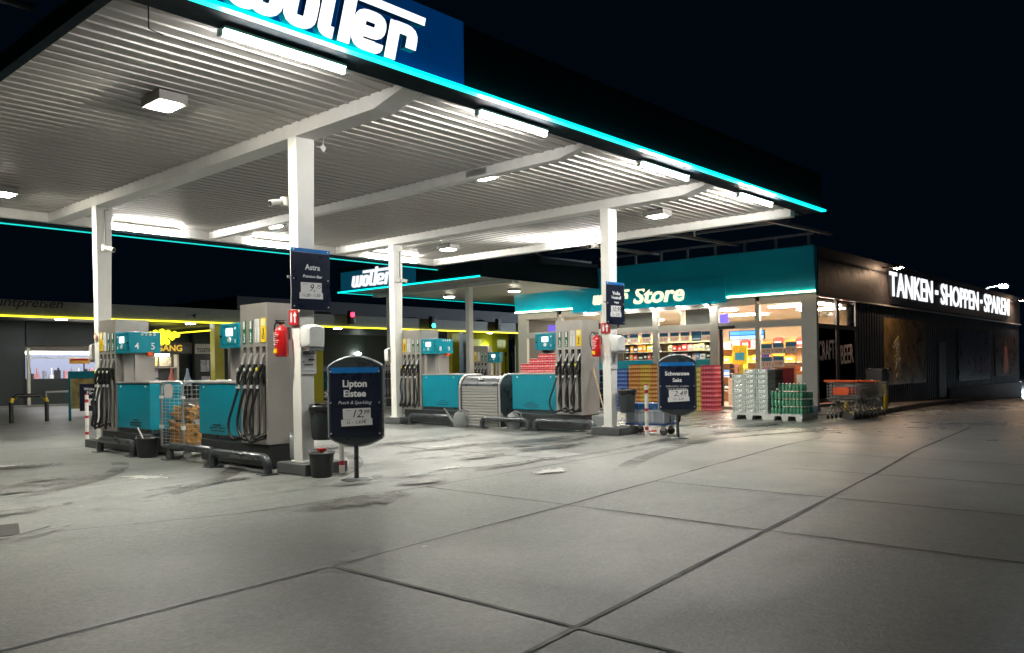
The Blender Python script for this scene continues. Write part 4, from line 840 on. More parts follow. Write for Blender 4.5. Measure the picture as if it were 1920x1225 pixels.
def shelf(x, y0, y1, zs, lab, back=True):
    o = thing("shelf_unit", lab, "shelf", (x, (y0 + y1) / 2, -.12)); h = (y1 - y0) / 2
    for z in zs: MB().box(0, .35, -h, h, z + .12 - .02, z + .12).build("board", shf, o)
    if back: MB().box(.35, .38, -h, h, 0, zs[-1] + .5).build("back_panel", wd, o)
    MB().box(0, .36, -h - .03, -h - .002, 0, zs[-1] + .5).build("side_panel", wd, o); MB().box(0, .36, h + .002, h + .03, 0, zs[-1] + .5).build("side_panel", wd, o)
COLR = {"red": (.55, .05, .04), "yellow": (.75, .55, .05), "orange": (.75, .25, .03), "white": (.75, .72, .68), "blue": (.08, .2, .55), "pink": (.7, .35, .35), "black": (.03, .03, .035), "pale yellow": (.8, .72, .35)}
def goods(x, y0, y1, z, pal, where, wmin=.09, wmax=.2, hm=.3):
    y = y1; i = 0
    while y > y0 + .05:
        w = random.uniform(wmin, wmax); h = random.uniform(.55, 1) * hm; c = random.choice(pal); i += 1
        if y - w < y0: break
        m = P("carton_" + c.replace(" ", "_"), COLR[c], .45, var=.35, vs=14); m2 = P("carton_print_" + c.replace(" ", "_"), tuple(min(1, 1 - .8 * v) * .7 for v in COLR[c]), .5)
        mb = MB().box(0, .2, -w * .46, w * .46, 0, h * .86, 0).prism([(-w * .46, h * .86), (w * .46, h * .86), (w * .25, h), (-w * .25, h)], .02, .18, 0, 'x'); mb.box(-.003, -.0005, -w * .3, w * .3, h * .3, h * .6, 1)
        tag(mb.build("carton", [m, m2], loc=(x + random.uniform(0, .06), y - w / 2, z)), f"{c} carton {ORD[i - 1] if i < 13 else 'far'} from the left on the {where}".replace("lowest from", "first from"), "carton", "goods on the shop shelves"); y -= w + .012
shelf(24.75, 13.3, 16.9, (1.44, 1.72, 2.02), "shelf of bright cartons behind the two middle shop windows")
goods(24.76, 13.35, 15.1, 1.445, ["pink", "white", "black", "blue"], "lower shelf, right middle window", .12, .26, .26); goods(24.76, 15.3, 16.85, 1.445, ["orange", "red", "black", "white"], "lower shelf, left middle window", .12, .26, .27)
goods(24.76, 13.35, 15.1, 1.725, ["pink", "white", "pale yellow", "red"], "middle shelf, right middle window", .10, .22, .27); goods(24.76, 15.3, 16.85, 1.725, ["orange", "yellow", "black", "white"], "middle shelf, left middle window", .12, .24, .27)
goods(24.76, 13.35, 15.1, 2.025, ["yellow", "pale yellow"], "top shelf, right middle window", .10, .2, .26); goods(24.76, 15.3, 16.85, 2.025, ["yellow", "black", "orange"], "top shelf, left middle window", .1, .2, .26)
shelf(27.6, 11.4, 15.4, (.3, .8, 1.3, 1.8), "wooden shelf wall seen through the open shop door")
goods(27.61, 11.45, 15.35, 1.305, ["red", "orange", "white", "yellow"], "third shelf through the door", .33, .42, .36); goods(27.61, 11.45, 15.35, 1.805, ["red", "orange", "white", "pink"], "top shelf through the door", .33, .42, .4); goods(27.61, 11.45, 15.35, .805, ["yellow", "blue", "white"], "second shelf through the door", .33, .42, .36); goods(27.61, 11.45, 15.35, .305, ["white", "pink", "black"], "lowest shelf through the door", .33, .42, .36)
o = thing("sale_display", "yellow and blue cardboard display in the doorway", "display", (25.5, 12.95, -.12)); MB().box(0, .4, -.28, .28, 0, .9).build("base", P("carton_white", COLR["white"]), o); MB().box(.3, .34, -.26, .26, .9, 2.0).build("header", P("display_yellow", (.8, .62, .03), .5, var=.3, vs=6), o); MB().box(.285, .298, -.16, .16, 1.5, 1.75).build("badge", P("display_blue", (.02, .3, .6)), o)
mb = MB()
for i in range(9): mb.box(.0 + .02 * (i % 3), .28, -.27 + .18 * (i % 3), -.12 + .18 * (i % 3), .905 + .16 * (i // 3), 1.04 + .16 * (i // 3), i % 3)
mb.build("sale_goods", [P("carton_yellow", COLR["yellow"]), P("carton_pink", COLR["pink"]), P("carton_black", COLR["black"])], o)
o = thing("door_screen", "blue glowing screen hanging above the shop doorway inside", "screen", (25.0, 12.3, 2.03)); MB().box(0, .05, -.62, .62, 0, .30).build("case", black, o); MB().box(-.005, -.001, -.58, .58, .16, .28).build("panel", E("screen_blue", (.05, .25, 1), 1.3), o); MB().box(-.005, -.001, -.58, .58, .02, .13).build("panel", E("screen_pale_blue", (.3, .6, 1), 1.3), o)
tag(MB().box(0, .03, -.17, .17, 0, 1.25).box(-.003, -.001, -.12, .12, .2, .8, 1).build("banner", [P("banner_violet", (.10, .04, .35), .5), P("banner_pink", (.7, .1, .3), .5)], loc=(25.1, 11.75, .6)), "violet and pink banner just inside the open door", "banner")
# dark hanging displays and the blue lit ledge behind the upper windows
for y, w, nm in ((16.35, 1.45, "left"), (13.9, .95, "right")): tag(MB().box(0, .12, -w / 2, w / 2, 0, .60).box(.03, .09, -.03, .03, .60, .72).build("monitor", P("monitor_back", (.014, .014, .016), .45), loc=(24.75, y, 2.50), bevel=.012), f"dark hanging monitor behind the upper shop window, {nm} of the two", "monitor")
tag(MB().box(0, .05, -1.9, 1.9, 0, .10).box(-.004, -.001, -1.9, 1.9, .03, .06, 1).build("light_ledge", [E("blue_lit", (.03, .06, 1), 2.4), E("blue_lit_pale", (.35, .4, 1), 2.0)], loc=(24.9, 15.2, 2.40)), "blue glowing light ledge behind the upper middle shop windows", "light ledge")
tag(MB().box(0, .05, -.35, .35, 0, .32).build("glowing_board", E("violet_lit", (.10, .06, 1), 1.5), loc=(25.3, 13.45, 2.6)), "violet lit panel at the right end of the upper windows", "light panel")
tag(MB().box(0, .05, -.4, .4, 0, .25).build("glowing_board", E("violet_lit2", (.2, .12, .7), .6), loc=(25.0, 20.2, 2.62)), "dim violet panel behind the far left upper window", "light panel")
tag(MB().box(0, .3, -.09, .09, -.9, .6).build("inner_pillar", P("inside_pillar", (.45, .42, .33), .6), loc=(25.2, 14.75, 2.5)), "pale inner pillar between the two hanging monitors", "pillar")
# price sheets stuck on the panes
hb = P("sheet_header_blue", (.03, .18, .32), .5); rp = P("sheet_price_red", (.6, .12, .07), .5); cr_ = P("sheet_paper", (.74, .66, .56), .6)
def sheet_(y, z, w, h, s, lab, full=False):
    o = thing("price_poster", lab, "price sheet", (24.255, y, z), -math.pi / 2, "price sheets on the shop windows")
    MB().box(-w / 2, w / 2, 0, .003, 0, h).build("sheet", hb if full else cr_, o); 
    if full: MB().box(-w * .4, w * .4, -.002, -.0005, h * .15, h * .3).build("stripe", paper, o); return o
    MB().box(-w * .45, w * .45, -.002, -.0005, h * .6, h * .95).build("header", hb, o); text(o, "lettering", s, (0, -.001, h * .14), .1, rp, width=w * .62, height=h * .3, ext=.0005, bold=.02); return o
for y, s, f_, nm in ((16.55, "9.49", 0, "leftmost of the row behind the towel box"), (16.13, "11.99", 0, "second of the row, left window"), (15.64, "9.99", 0, "third of the row, beside the window bar"), (14.93, "9.49", 0, "fourth of the row, right of the window bar"), (14.52, "12.99", 0, "fifth of the row, price 12.99"), (14.12, "11.99", 0, "sixth of the row, price 11.99"), (13.7, "", 1, "all blue one"), (13.34, "11.49", 0, "last one beside the doorway")):
    sheet_(y, 2.02, .36, .32, s, "price sheet on the middle shop windows, " + nm, f_)
for y, z, s, nm in ((11.28, 1.52, "9.75", "upper left"), (10.90, 1.54, "10.99", "upper middle"), (10.50, 1.56, "12.49", "upper right"), (11.28, 1.12, "1.11", "lower left"), (10.90, 1.14, "9.99", "lower middle")): sheet_(y, z, .36, .34, s, "price sheet on the right shop window, " + nm + " of five")
tag(MB().box(0, .4, -.35, .35, 0, .62).box(-.01, -.002, -.3, .3, .05, .55, 1).build("bottle_display", [P("display_wood", (.3, .12, .06)), P("wine_bottles", (.10, .008, .012), .2, var=.6, vs=30)], loc=(24.8, 10.95, .55)), "dark red bottle display behind the right shop window", "display")
tag(MB().box(0, .3, -.16, .16, 0, 1.1).box(-.006, -.001, -.12, .12, .75, 1.0, 1).build("orange_stand", [P("stand_orange", (.75, .22, .04)), paper], loc=(24.75, 10.42, -.1)), "orange stand behind the right edge of the shop window", "stand")

# ------------------------------------------------------------------ skylight frame over the shop forecourt
sk = thing("skylight_frame", "dark steel skylight frame with pale panes between canopy and shop", "roof frame", (20, 15, 4.8)); skm = P("skylight_steel", (.26, .27, .29), .45, .3); skl = P("skylight_lit_tone_steel", (.34, .33, .40), .4, .3)
def K(mb): mb.v = [(x - 20, y - 15, z - 4.8) for x, y, z in mb.v]; return mb
K(MB().box(24.28, 24.36, 9.8, 21.5, 5.06, 5.13)).build("rail", skm, sk); K(MB().box(24.28, 24.36, 9.8, 21.5, 4.705, 4.76)).build("rail", skm, sk)
for i in range(12): K(MB().box(24.29, 24.35, 9.9 + i * 1.02, 9.98 + i * 1.02, 4.762, 5.058)).build("post", skm, sk)
for i, y in enumerate((9.25, 12.2, 15.1, 18.0, 21.0)): K(MB().prism([(15.4, 4.72), (24.4, 4.98), (24.4, 5.05), (15.4, 4.86)], y, y + .1, ax='y')).build("rafter", skl if i == 0 else skm, sk)  # first rafter paler and violet, the light on it put into its colour
for x, z in ((16.4, 4.9), (19.0, 4.97), (21.6, 5.04)): K(MB().box(x, x + .07, 9.36, 21.1, z, z + .06)).build("purlin", skm, sk)
for ya, yb_ in ((9.35, 12.2), (12.3, 15.1), (15.2, 18.0), (18.1, 21.0)):
    ym = (ya + yb_) / 2; K(MB().tube([(16.4, ya, 4.87), (19.0, ym, 4.93), (21.6, ya, 5.0)], .035, 6).tube([(16.4, yb_, 4.87), (19.03, ym, 4.93), (21.6, yb_, 5.0)], .035, 6)).build("brace", skm, sk)
    K(MB().prism([(16.5, ya + .1), (18.9, ya + .1), (18.9, yb_ - .1), (16.5, yb_ - .1)], 5.05, 5.06, ax='z')).build('pane', P('skylight_pane', (.7, .68, .70), .35), sk); K(MB().prism([(19.2, ym - .9), (21.2, ya + .3), (21.4, ya + .9), (19.6, ym + .6)], 5.10, 5.11, ax='z')).build('pane', P('skylight_pane', (.7, .68, .70), .35), sk)

# ------------------------------------------------------------------ second canopy behind, with its small sign and pumps
c2 = thing("rear_canopy", "smaller dark canopy with teal edge light left of the shop", "canopy", (18, 21, 0))
def K2(mb): mb.v = [(x - 18, y - 21, z) for x, y, z in mb.v]; return mb
K2(MB().box(18.05, 24.0, 17.5, 24.5, 4.05, 4.1).box(24.0, 29, 21.9, 24.5, 4.051, 4.1)).build("ceiling_sheet", P("ceiling_pale", (.45, .44, .42), .5), c2)
K2(MB().box(18.0, 18.045, 17.45, 24.55, 4.0, 4.85)).build("front_fascia", fasc, c2); K2(MB().box(18.05, 24.0, 17.44, 17.485, 4.0, 4.85)).build("side_fascia", fasc, c2); K2(MB().box(18.05, 29, 24.51, 24.56, 4.0, 4.85)).build("side_fascia", fasc, c2)
K2(MB().box(17.965, 17.998, 17.45, 24.55, 3.985, 4.03)).build("edge_light", LED, c2); K2(MB().box(18.05, 29, 24.48, 24.505, 3.985, 4.01)).build("edge_light", E("teal_led_dim", (0, .6, .55), .6), c2)
for y in (19.5, 23.6): K2(MB().box(19.55, 19.75, y, y + .16, gz(19.6), 4.049)).build("column", white, c2, bevel=.01)
K2(MB().box(19.5, 19.8, 17.5, 24.5, 3.93, 4.048)).build("roof_beam", beamw, c2)
for x, y, t in ((22.0, 23.0, "left of two round lamps under the rear canopy"), (22.2, 19.85, "round lamp under the rear canopy beside the teal shop fascia")):
    o = thing("ceiling_lamp", t, "lamp", (x, y, 3.97), 0, "lamps under the rear canopy"); MB().lathe([(.24, 0), (.26, .08)], (0, 0, 0), 16).build("housing", hous, o); MB().lathe([(.19, -.015), (.19, -.003)], (0, 0, 0), 16).build("diffuser", E("rear_lamp_lit", (1, .95, .78), 110), o)
s2 = thing("canopy_sign", "small navy sign with white lit lettering on the rear canopy corner", "sign", (17.99, 22.35, 4.0))
MB().box(-.03, 0, -2.0, 2.0, .035, .70).build("panel", P("sign_navy_small", (.010, .03, .05), .35, 0, (0, .05, .09), .35), s2); mb = MB(); brand(mb, lambda a, b, d: (-.035 - d, 1.28 - a * .50, .10 + b * .41), 0, 0, 0, .05, .2, .22); mb.build("lettering", E("small_letters_lit", (.93, .96, 1), .5), s2, fix=False)
for n_, (y, lb_) in enumerate(((18.26, "small distant petrol pump under the rear canopy right of its white pillar"), (22.6, "distant petrol pump under the rear canopy left of its white pillar"))): pump((18.5, y, gz(18.5)), True, lb_).scale = (1, .35, 1)
o = thing("waste_bin", "pale small bin on the rear canopy pillar", "bin", (19.5, 19.6, .6)); MB().lathe([(.12, 0), (.16, .4)], (0, 0, 0), 12).build("bin_body", cream, o); MB().lathe([(.12, .40), (.12, .41)], (0, 0, 0), 12).build("bin_opening", black, o)

# ------------------------------------------------------------------ car wash lane building in the background
wb_ = thing("car_wash", "long low car wash building with yellow light line and dark bays", "building", (20, 30, 0))
def K3(mb): mb.v = [(x - 20, y - 30, z) for x, y, z in mb.v]; return mb
wf = P("wash_fascia", (.19, .20, .165), .5, var=.12); YLED = E("yellow_led_lit", (.95, .85, .02), 1.6); dwall = P("wash_dark_wall", (.035, .045, .042), .5, var=.2); ypost = P("yellow_pillar", (.50, .46, .04), .4, var=.06)
K3(MB().box(-4, 44, 30, 30.2, 3.12, 3.66)).build("fascia", wf, wb_)
K3(MB().box(-4, 44, 29.955, 29.998, 3.10, 3.15)).build("light_line", YLED, wb_); K3(MB().box(17.9, 17.94, 33.3, 38.8, 3.0, 3.05)).build("light_line", YLED, wb_)
K3(MB().box(17.3, 46, 30.3, 40, 3.7, 4.25)).build("roof_block", P("wash_roof", (.03, .036, .045), .6), wb_)
K3(MB().box(-4, 44, 30.21, 33.9, 3.2, 3.3)).build("soffit", P("wash_soffit", (.10, .10, .095), .5), wb_); K3(MB().box(14.4, 44, 33.9, 40, 3.22, 3.3)).build("soffit", P("wash_soffit", (.10, .10, .095), .5), wb_)
K3(MB().box(-4, 10.8, 34.0, 34.2, -.1, 3.2).box(10.81, 15.2, 34, 34.2, -.1, 1.06).box(10.84, 15.2, 34.0, 34.2, 2.32, 3.2)).build("wall", dwall, wb_, fix=False)
K3(MB().box(19.4, 36.6, 38.0, 38.2, -.5, 3.3).box(40.5, 44, 36.2, 36.4, -.8, 3.3).box(14.6, 19.5, 38.6, 38.8, -.3, 3.3)).build("wall", dwall, wb_)
for a, b, z0, z1, m, n in ((16.35, 16.75, -.1, 3.2, ypost, "yellow_pillar"), (17.1, 17.5, -.1, 3.2, dwall, "pillar"), (20.9, 21.4, -.2, 3.2, ypost, "yellow_pillar"), (29.2, 29.7, -.3, 3.2, ypost, "yellow_pillar"), (30.0, 30.3, -.4, 3.2, P("pillar_blue_grey", (.2, .27, .33), .4), "pillar"), (34.4, 34.9, -.5, 3.2, P("pillar_olive", (.2, .2, .06), .5), "pillar"), (36.2, 36.5, -.5, 3.2, P("pillar_blue_grey", (.2, .27, .33), .4), "pillar")):
    K3(MB().box(a, b, 30.35, 30.7, z0, z1)).build(n, m, wb_)
K3(MB().box(30.4, 34.6, 31.4, 31.5, -.6, 3.15)).build("yellow_wall", P("yellow_wall", (.80, .78, .03), .45, var=.1, vs=1), wb_)
text(wb_, "wall_lettering", "BITTE", (11.97, 1.38, 1.92), .5, P("wall_ink", (.03, .04, .01)), width=1.15, height=.34, rot=-.06); text(wb_, "wall_lettering", "TANKEN", (12.0, 1.38, 1.42), .5, P("wall_ink", (.03, .04, .01)), width=1.75, height=.32)
text(wb_, "fascia_lettering", "zu Discountpreisen", (-8.85, -.01, 3.34), .5, P("fascia_ink", (.012, .012, .013), .5), width=3.75, height=.40, shear=.25, align='R', bold=.01).location = (-.45, 0, 0)
K3(MB().prism([(15.2, 3.38), (15.45, 3.46), (15.38, 3.36), (15.40, 3.26), (15.30, 3.34)], 29.985, 29.998)).build("fascia_mark", P("fascia_ink", (.03, .03, .032)), wb_)
for x, t in ((11.2, "left of pump 4 and 5 near the left pillar"), (13.6, "just right of pump 4 and 5"), (16.0, "left of the nearest pump's display"), (23.1, "right of the near pillar"), (29.1, "above pump 8 and 9"), (33.2, "near the yellow wall"), (7.2, "far left edge")):
    o = thing("downlight", "round car wash downlight, " + t, "lamp", (x, 31.6, 3.16), 0, "downlights of the car wash"); MB().lathe([(.22, 0), (.24, .04)], (0, 0, 0), 16).build("housing", whitep, o); MB().lathe([(.18, -.012), (.19, -.002)], (0, 0, 0), 16).build("diffuser", E("downlight_lit", (.93, .95, 1), 45), o)
tag(MB().lathe([(.05, -.1), (.22, 0), (.05, .12)], (0, 0, 0), 12).build("round_lamp", E("bay_lamp_lit", (.9, 1, .9), 9), loc=(29.0, 37.8, 2.15)), "round lamp in the dark wash bay above the Lipton board", "lamp")
tag(MB().lathe([(.05, -.1), (.16, 0), (.05, .12)], (0, 0, 0), 12).build("round_lamp", E("bay_lamp_lit", (.9, 1, .9), 9), loc=(32.7, 31.25, 2.35)), "round lamp glowing on the yellow wall", "lamp")
def tlight(x, z, lit, lab):
    o = thing("traffic_light", lab, "traffic light", (x, 29.85, z), 0, "traffic lights on the car wash edge"); MB().box(-.14, .14, -.1, .1, -.32, .3).build("case", black, o, bevel=.03)
    for zz, c, nm in ((.12, "red", "red_lens"), (-.16, "green", "green_lens")):
        m = E("signal_red", (1, .01, .03), 7) if (c == lit == "red") else E("signal_green", (.02, 1, .5), 5) if c == lit == "green" else black
        MB().tube([(0, -.10, zz), (0, -.125, zz)], .105, 16).build(nm, m, o)
        MB().tube([(0, -.10, zz + .10), (0, -.2, zz + .10)], .012, 6).build("visor", black, o)
tlight(22.55, 3.56, "red", "red traffic light above the car wash lane right of the near pillar"); tlight(27.4, 3.50, "green", "green traffic light above pump 8 and 9"); tlight(32.1, 3.55, "", "unlit traffic light right of the rear white pillar"); tlight(34.3, 3.45, "green", "dim green traffic light beside the shop corner")
# dark kiosk with the lit window at far left, entrance, signs
kz = thing("kiosk_window", "long bright kiosk window with shelves behind white tubes, far left", "window", (13, 34.3, 1.05)); 
MB().box(-2.2, 2.3, .9, .95, 0, 1.2).build("back_wall", E("kiosk_glow_wall", (.62, .70, 1), .30), kz); MB().box(-2.2, 2.3, .3, .9, -.02, .0).build("counter", whitep, kz); MB().box(-2.2, 2.3, -.08, -.02, .93, 1.04).build("tube", E("kiosk_tube_lit", (1, .93, .85), 9), kz); MB().box(-2.2, 2.3, -.06, .0, .78, .82).build("rail", whitep, kz); MB().box(-2.2, 2.3, .0, .9, 1.2, 1.25).build("top", cream, kz); MB().box(-2.2, 2.3, -.1, -.04, 1.06, 1.24).build("pelmet", P("pelmet_brown", (.22, .19, .15), .5), kz)  # back wall glows by itself, the kiosk's room light put into it
for i, x in enumerate((-.05, 1.0)): MB().box(x, x + .04, -.03, .01, 0, .80).build("mullion", charc, kz)
cl_ = (("white", (.75, .75, .8)), ("grey", (.3, .32, .4)), ("pink", (.6, .3, .35)), ("black", (.03, .03, .04)))
for i in range(16): n_, c = cl_[(i * 7) % 4]; tag(MB().box(-.05 - .05 * (i % 3), .06, -.07, .07, 0, .12 + .25 * random.random()).box(-.03, .02, -.03, .03, .1, .42 if i % 3 else .3).build("counter_item", P("item_" + n_, c), loc=(10.98 + .25 * i, 34.85, 1.052)), f"{n_} item on the far left kiosk counter, {ORD[i] if i and i < 12 else 'first' if i == 0 else ('thirteenth', 'fourteenth', 'fifteenth', 'last')[i - 12]} from the left", "goods", "items on the kiosk counter")
tag(MB().box(0, .75, -.02, 0, 0, .2).box(.04, .7, -.022, -.0205, .12, .19, 1).build("price_banner", [P("banner_orange", (.8, .4, .05)), red], loc=(12.4, 34.2, 1.62)), "orange banner hanging in the far left kiosk window", "banner")
tag(MB().box(-.05, .05, -.05, .05, 0, 2.2).build("white_post", cream, loc=(10.8, 33.7, 0)), "thin white post at the left end of the kiosk window", "post")
tag(MB().box(0, 2.4, -.05, 0, 0, .38).build("grey_sign_board", P("board_grey", (.14, .14, .13), .5), loc=(7.5, 33.9, 2.33)), "plain grey sign board at the far left edge", "sign")
o = thing("entrance_sign", "dark sign with amber letters reading EINGANG behind the pump display", "sign", (15.6, 33.9, 2.02)); MB().box(-1.6, 1.6, -.04, 0, 0, .48).build("board", P("board_dark", (.05, .045, .035), .5), o); text(o, "lettering", "EINGANG", (.32, -.045, .10), .3, E("amber_lit", (.75, .45, .03), .55), width=1.68, height=.27, bold=.02)
o = thing("yellow_emblem", "cluster of yellow glowing bubbles above the entrance sign", "emblem", (16.3, 33.8, 2.80)); 
for dx, dz, r in ((-.9, 0, .12), (-.7, .06, .14), (-.55, -.08, .14), (-.42, .08, .17), (-.3, -.1, .15), (-.16, .06, .15), (-.42, -.28, .14), (-.2, -.3, .12), (.0, -.1, .13), (.12, .02, .15), (.26, .0, .1)): MB().lathe([(.02, -r), (r * .7, -r * .7), (r, 0), (r * .7, r * .7), (.02, r)], (dx, 0, dz), 12, sy=.4).build("bubble", E("bubble_lit", (.9, .9, .02), 1.1), o)
o = thing("snack_shelf", "lit snack shelf with posters and a white tube below the entrance sign", "shelf", (15.9, 34.2, 0)); MB().box(-.9, .85, .3, .34, 0, 2.0).build("back", P("snack_back", (.09, .10, .10), .5), o); MB().box(-1.0, .45, -.05, .03, 1.93, 2.02).build("tube", E("kiosk_tube_lit", (1, .93, .85), 9), o)
for x, z, w, h, c in ((-.55, 1.5, .36, .38, (.8, .45, .12)), (-.1, 1.5, .34, .38, (.82, .62, .2)), (.42, 1.5, .5, .4, (.7, .62, .42)), (-.42, 1.02, .3, .36, (.6, .2, .3)), (-.05, 1.02, .3, .36, (.6, .55, .6)), (-.42, .62, .3, .34, (.5, .55, .65)), (-.05, .62, .3, .34, (.65, .65, .68))): MB().box(x - w / 2, x + w / 2, .26, .295, z, z + h).build("poster", P("snack_%d" % (c[0] * 100 + c[1] * 1000), c, .5, var=.5, vs=8), o)
MB().box(-.75, .8, .05, .29, 1.42, 1.46).build("board", steel_l, o); MB().box(.80, .88, 0, .3, 0, 2.0).build("side", cream, o)
for x, c, t in ((16.35, (.5, .16, .1), "red flask shape in the snack shelf"), (17.05, (.3, .36, .45), "grey flask shape right of the snack shelf")): tag(MB().lathe([(.16, 0), (.14, .3), (.05, .6), (.05, .75)], (0, 0, 0), 10).build("tall_flask", P("flask_%d" % (c[0] * 100), c, .4), loc=(x, 34.0, .65)), t, "flask")
o = thing("shop_sign_board", "pale sign reading TOSTIMI above a dark poster, behind the cage", "sign", (17.75, 33.8, 2.02)); MB().box(-.46, .46, -.04, 0, 0, .42).build("board", P("board_beige", (.30, .28, .22), .5), o); text(o, "lettering", "TOSTIMI", (0, -.045, .06), .2, ink, width=.78, height=.18, bold=.02)
tag(MB().box(-.4, .4, 0, .05, 0, 1.7).box(-.18, .22, -.006, -.001, .95, 1.45, 1).box(-.15, .25, -.006, -.001, .1, .75, 1).build("poster_case", [black, P("poster_grey", (.3, .3, .32), .5, var=.8, vs=5)], loc=(17.8, 33.95, .3)), "black poster case with grey pictures below the pale sign", "poster case")
def barrier(x, lab):
    mb = MB(); zs = [0, .25, .65, .85, 1.25, 1.45, 1.85, 2.1]
    for i, (a, b) in enumerate(zip(zs[:-1], zs[1:])): mb.box(-.045, .045, -.02, .02, a, b, i % 2)
    return tag(mb.build("barrier_arm", [whitep, P("barrier_red", (.45, .03, .03))], loc=(x, 33.0, .2)), lab, "barrier", "raised red and white barrier arms")
barrier(17.7, "raised red white barrier arm, left of the pair behind the cage"); barrier(18.1, "raised red white barrier arm, right of the pair behind the cage"); barrier(28.2, "raised red white barrier arm left of the middle pillar")
tag(MB().box(-.55, .55, -.05, .05, 0, .16).build("wash_lamp", E("wash_lamp_lit", (1, .97, .9), 10), loc=(19.6, 33, 1.80)), "white glowing lamp left of the nearest pump's nozzles", "lamp")
tag(MB().box(-.5, .5, -.3, .3, 0, .5).box(-.45, -.2, -.31, -.301, .1, .4, 1).build("yellow_machine", [yellow, black], loc=(27.3, 30.5, .75)), "yellow machine behind pump 8 and 9", "machine")
tag(MB().box(-.55, .35, -.3, .3, 0, 1.1).box(.352, .75, -.35, .35, 0, 1.15, 1).box(-.4, -.2, -.31, -.301, .85, 1.05, 2).build("coin_machine", [yellow, P("machine_olive", (.06, .05, .015)), black], loc=(32.0, 29.6, -.2)), "yellow coin machine in front of the yellow wall", "machine")
for i, x in enumerate((31.95, 32.5)): tag(MB().tube([(0, 0, 0), (0, 0, 1.15)], .03, 6).box(-.05, .05, -.05, .05, 1.0, 1.2).build("lance", black, loc=(x, 29.2, .85)), ("left", "right")[i] + " dark lance standing in front of the yellow wall", "lance", "lances by the coin machine")
o = thing("vacuum_unit", "white and turquoise unit left of the red drink packs", "machine", (33.6, 28.6, -.3)); MB().box(-.45, .45, -.2, .2, 0, 1.3).build("body", charc, o); MB().box(-.5, .5, -.25, -.205, 1.0, 1.55).build("head", E("unit_lit", (.7, .85, 1), .7), o, bevel=.02); MB().lathe([(.13, 0), (.13, .02)], (0, 0, 0), 14).build("disc", E("unit_turq", (0, .7, .7), .7), o).location = (-.3, -.26, 1.3)
# kerb strip, hoop guard and poster stand far left
tag(MB().tube([(-.40, 0, 0), (-.40, 0, .50), (-.36, 0, .60), (-.26, 0, .66), (.26, 0, .66), (.36, 0, .60), (.40, 0, .50), (.40, 0, 0)], .05, 10).build("hoop_guard", P("hoop_stripes", (.6, .42, .02), .4), loc=(7.25, 22.6, gz(7))), "yellow and black hoop guard standing alone at far left", "hoop guard")
hg = C.objects["hoop_guard"]; hm = hg.data; hm.materials.append(black)
for p_ in hm.polygons:
    c = p_.center; p_.material_index = 1 if (.15 < c.z < .32 or (c.z > .6 and (abs(c.x) > .27 or abs(c.x) < .1) )) and not c.z < .1 else 0
bs = thing("poster_stand", "teal framed poster stand with a navy wine board, far left", "sign board", (8.35, 21.9, gz(8)), R(-38)); tf = P("frame_teal_dark", (.0, .13, .17), .4)
MB().box(-.43, -.38, -.03, .03, 0, 1.24).build("frame_post", tf, bs); MB().box(.60, .65, -.03, .03, 0, 1.24).build("frame_post", tf, bs); MB().box(-.38, .60, -.03, .03, 1.06, 1.24).build("frame_head", tf, bs); MB().box(-.38, .60, -.01, .01, .30, 1.06).build("poster", P("poster_yellow_brown", (.25, .20, .08), .4, var=.7, vs=4), bs)
MB().box(-.16, .60, -.05, -.012, .24, .92).build("price_board", navy, bs); text(bs, "lettering", "Weingut", (.12, -.052, .76), .1, lettw, width=.36); text(bs, "lettering", "Fürst", (.12, -.052, .66), .1, lettw, width=.22); MB().box(-.02, .28, -.054, -.0505, .38, .55).build("price_sheet", paper, bs)
tag(MB().box(-6, 14, -.1, .1, 0, .10).build("kerb_line", P("kerb_pale", (.30, .29, .26), .7, var=.2), loc=(6, 32.6, gz(6))), "long pale kerb before the kiosk at far left", "kerb")
rail = thing("metal_rail", "low grey metal rail behind the poster stand", "rail", (10.4, 29, gz(10))); MB().tube([(-.6, 0, 0), (-.6, 0, .6), (.8, 0, .6), (.8, 0, 0)], .035, 8).build("tube_frame", steel_l, rail)
# parked car in the wash lane
car = thing("parked_car", "dark teal car half hidden behind the near pillar", "car", (24.3, 33.2, gz(24)), 0)
cp = [(-2.1, .25), (-2.15, .6), (-1.9, .85), (-1.0, .98), (-.45, 1.38), (.75, 1.42), (1.5, 1.05), (2.05, .98), (2.12, .5), (2.05, .25)]
ct = P("car_teal", (.01, .10, .12), .2, .3, coat=1)
mb = MB(); n = len(cp); ys_ = ((-.84, .97), (-.80, 1), (.80, 1), (.84, .97)); vs = [(a * k, y if b < 1.0 else y * .8, b) for y, k in ys_ for a, b in cp]
mb.add(vs, [(i * n + j, i * n + (j + 1) % n, (i + 1) * n + (j + 1) % n, (i + 1) * n + j) for i in range(3) for j in range(n)] + [tuple(range(n))[::-1], tuple(range(3 * n, 4 * n))]); mb.build("body", ct, car)
for s in (-1, 1): MB().prism([(-.9, .98), (-.42, 1.31), (.7, 1.34), (1.3, 1.03)], s * .78, s * .835).build("side_window", P("car_glass", (.01, .012, .014), .08), car)
for x in (-1.3, 1.3):
    for s in (-1, 1):
        w = MB().tube([(x, s * .74, .30), (x, s * .87, .30)], .31, 20).build("tyre", black, car); mb = MB()
        for i in range(5): a = 2 * math.pi * i / 5; mb.tube([(x, s * .885, .30), (x + .2 * math.cos(a), s * .885, .3 + .2 * math.sin(a))], .035, 6)
        mb.tube([(x, s * .872, .3), (x, s * .878, .3)], .22, 16, 1); mb.build("rim", [silver, mgrey], w)
MB().box(-2.12, -2.0, -.75, -.45, .58, .72).build("headlight", whitep, car); MB().box(-2.12, -2.0, .45, .75, .58, .72).build("headlight", whitep, car)

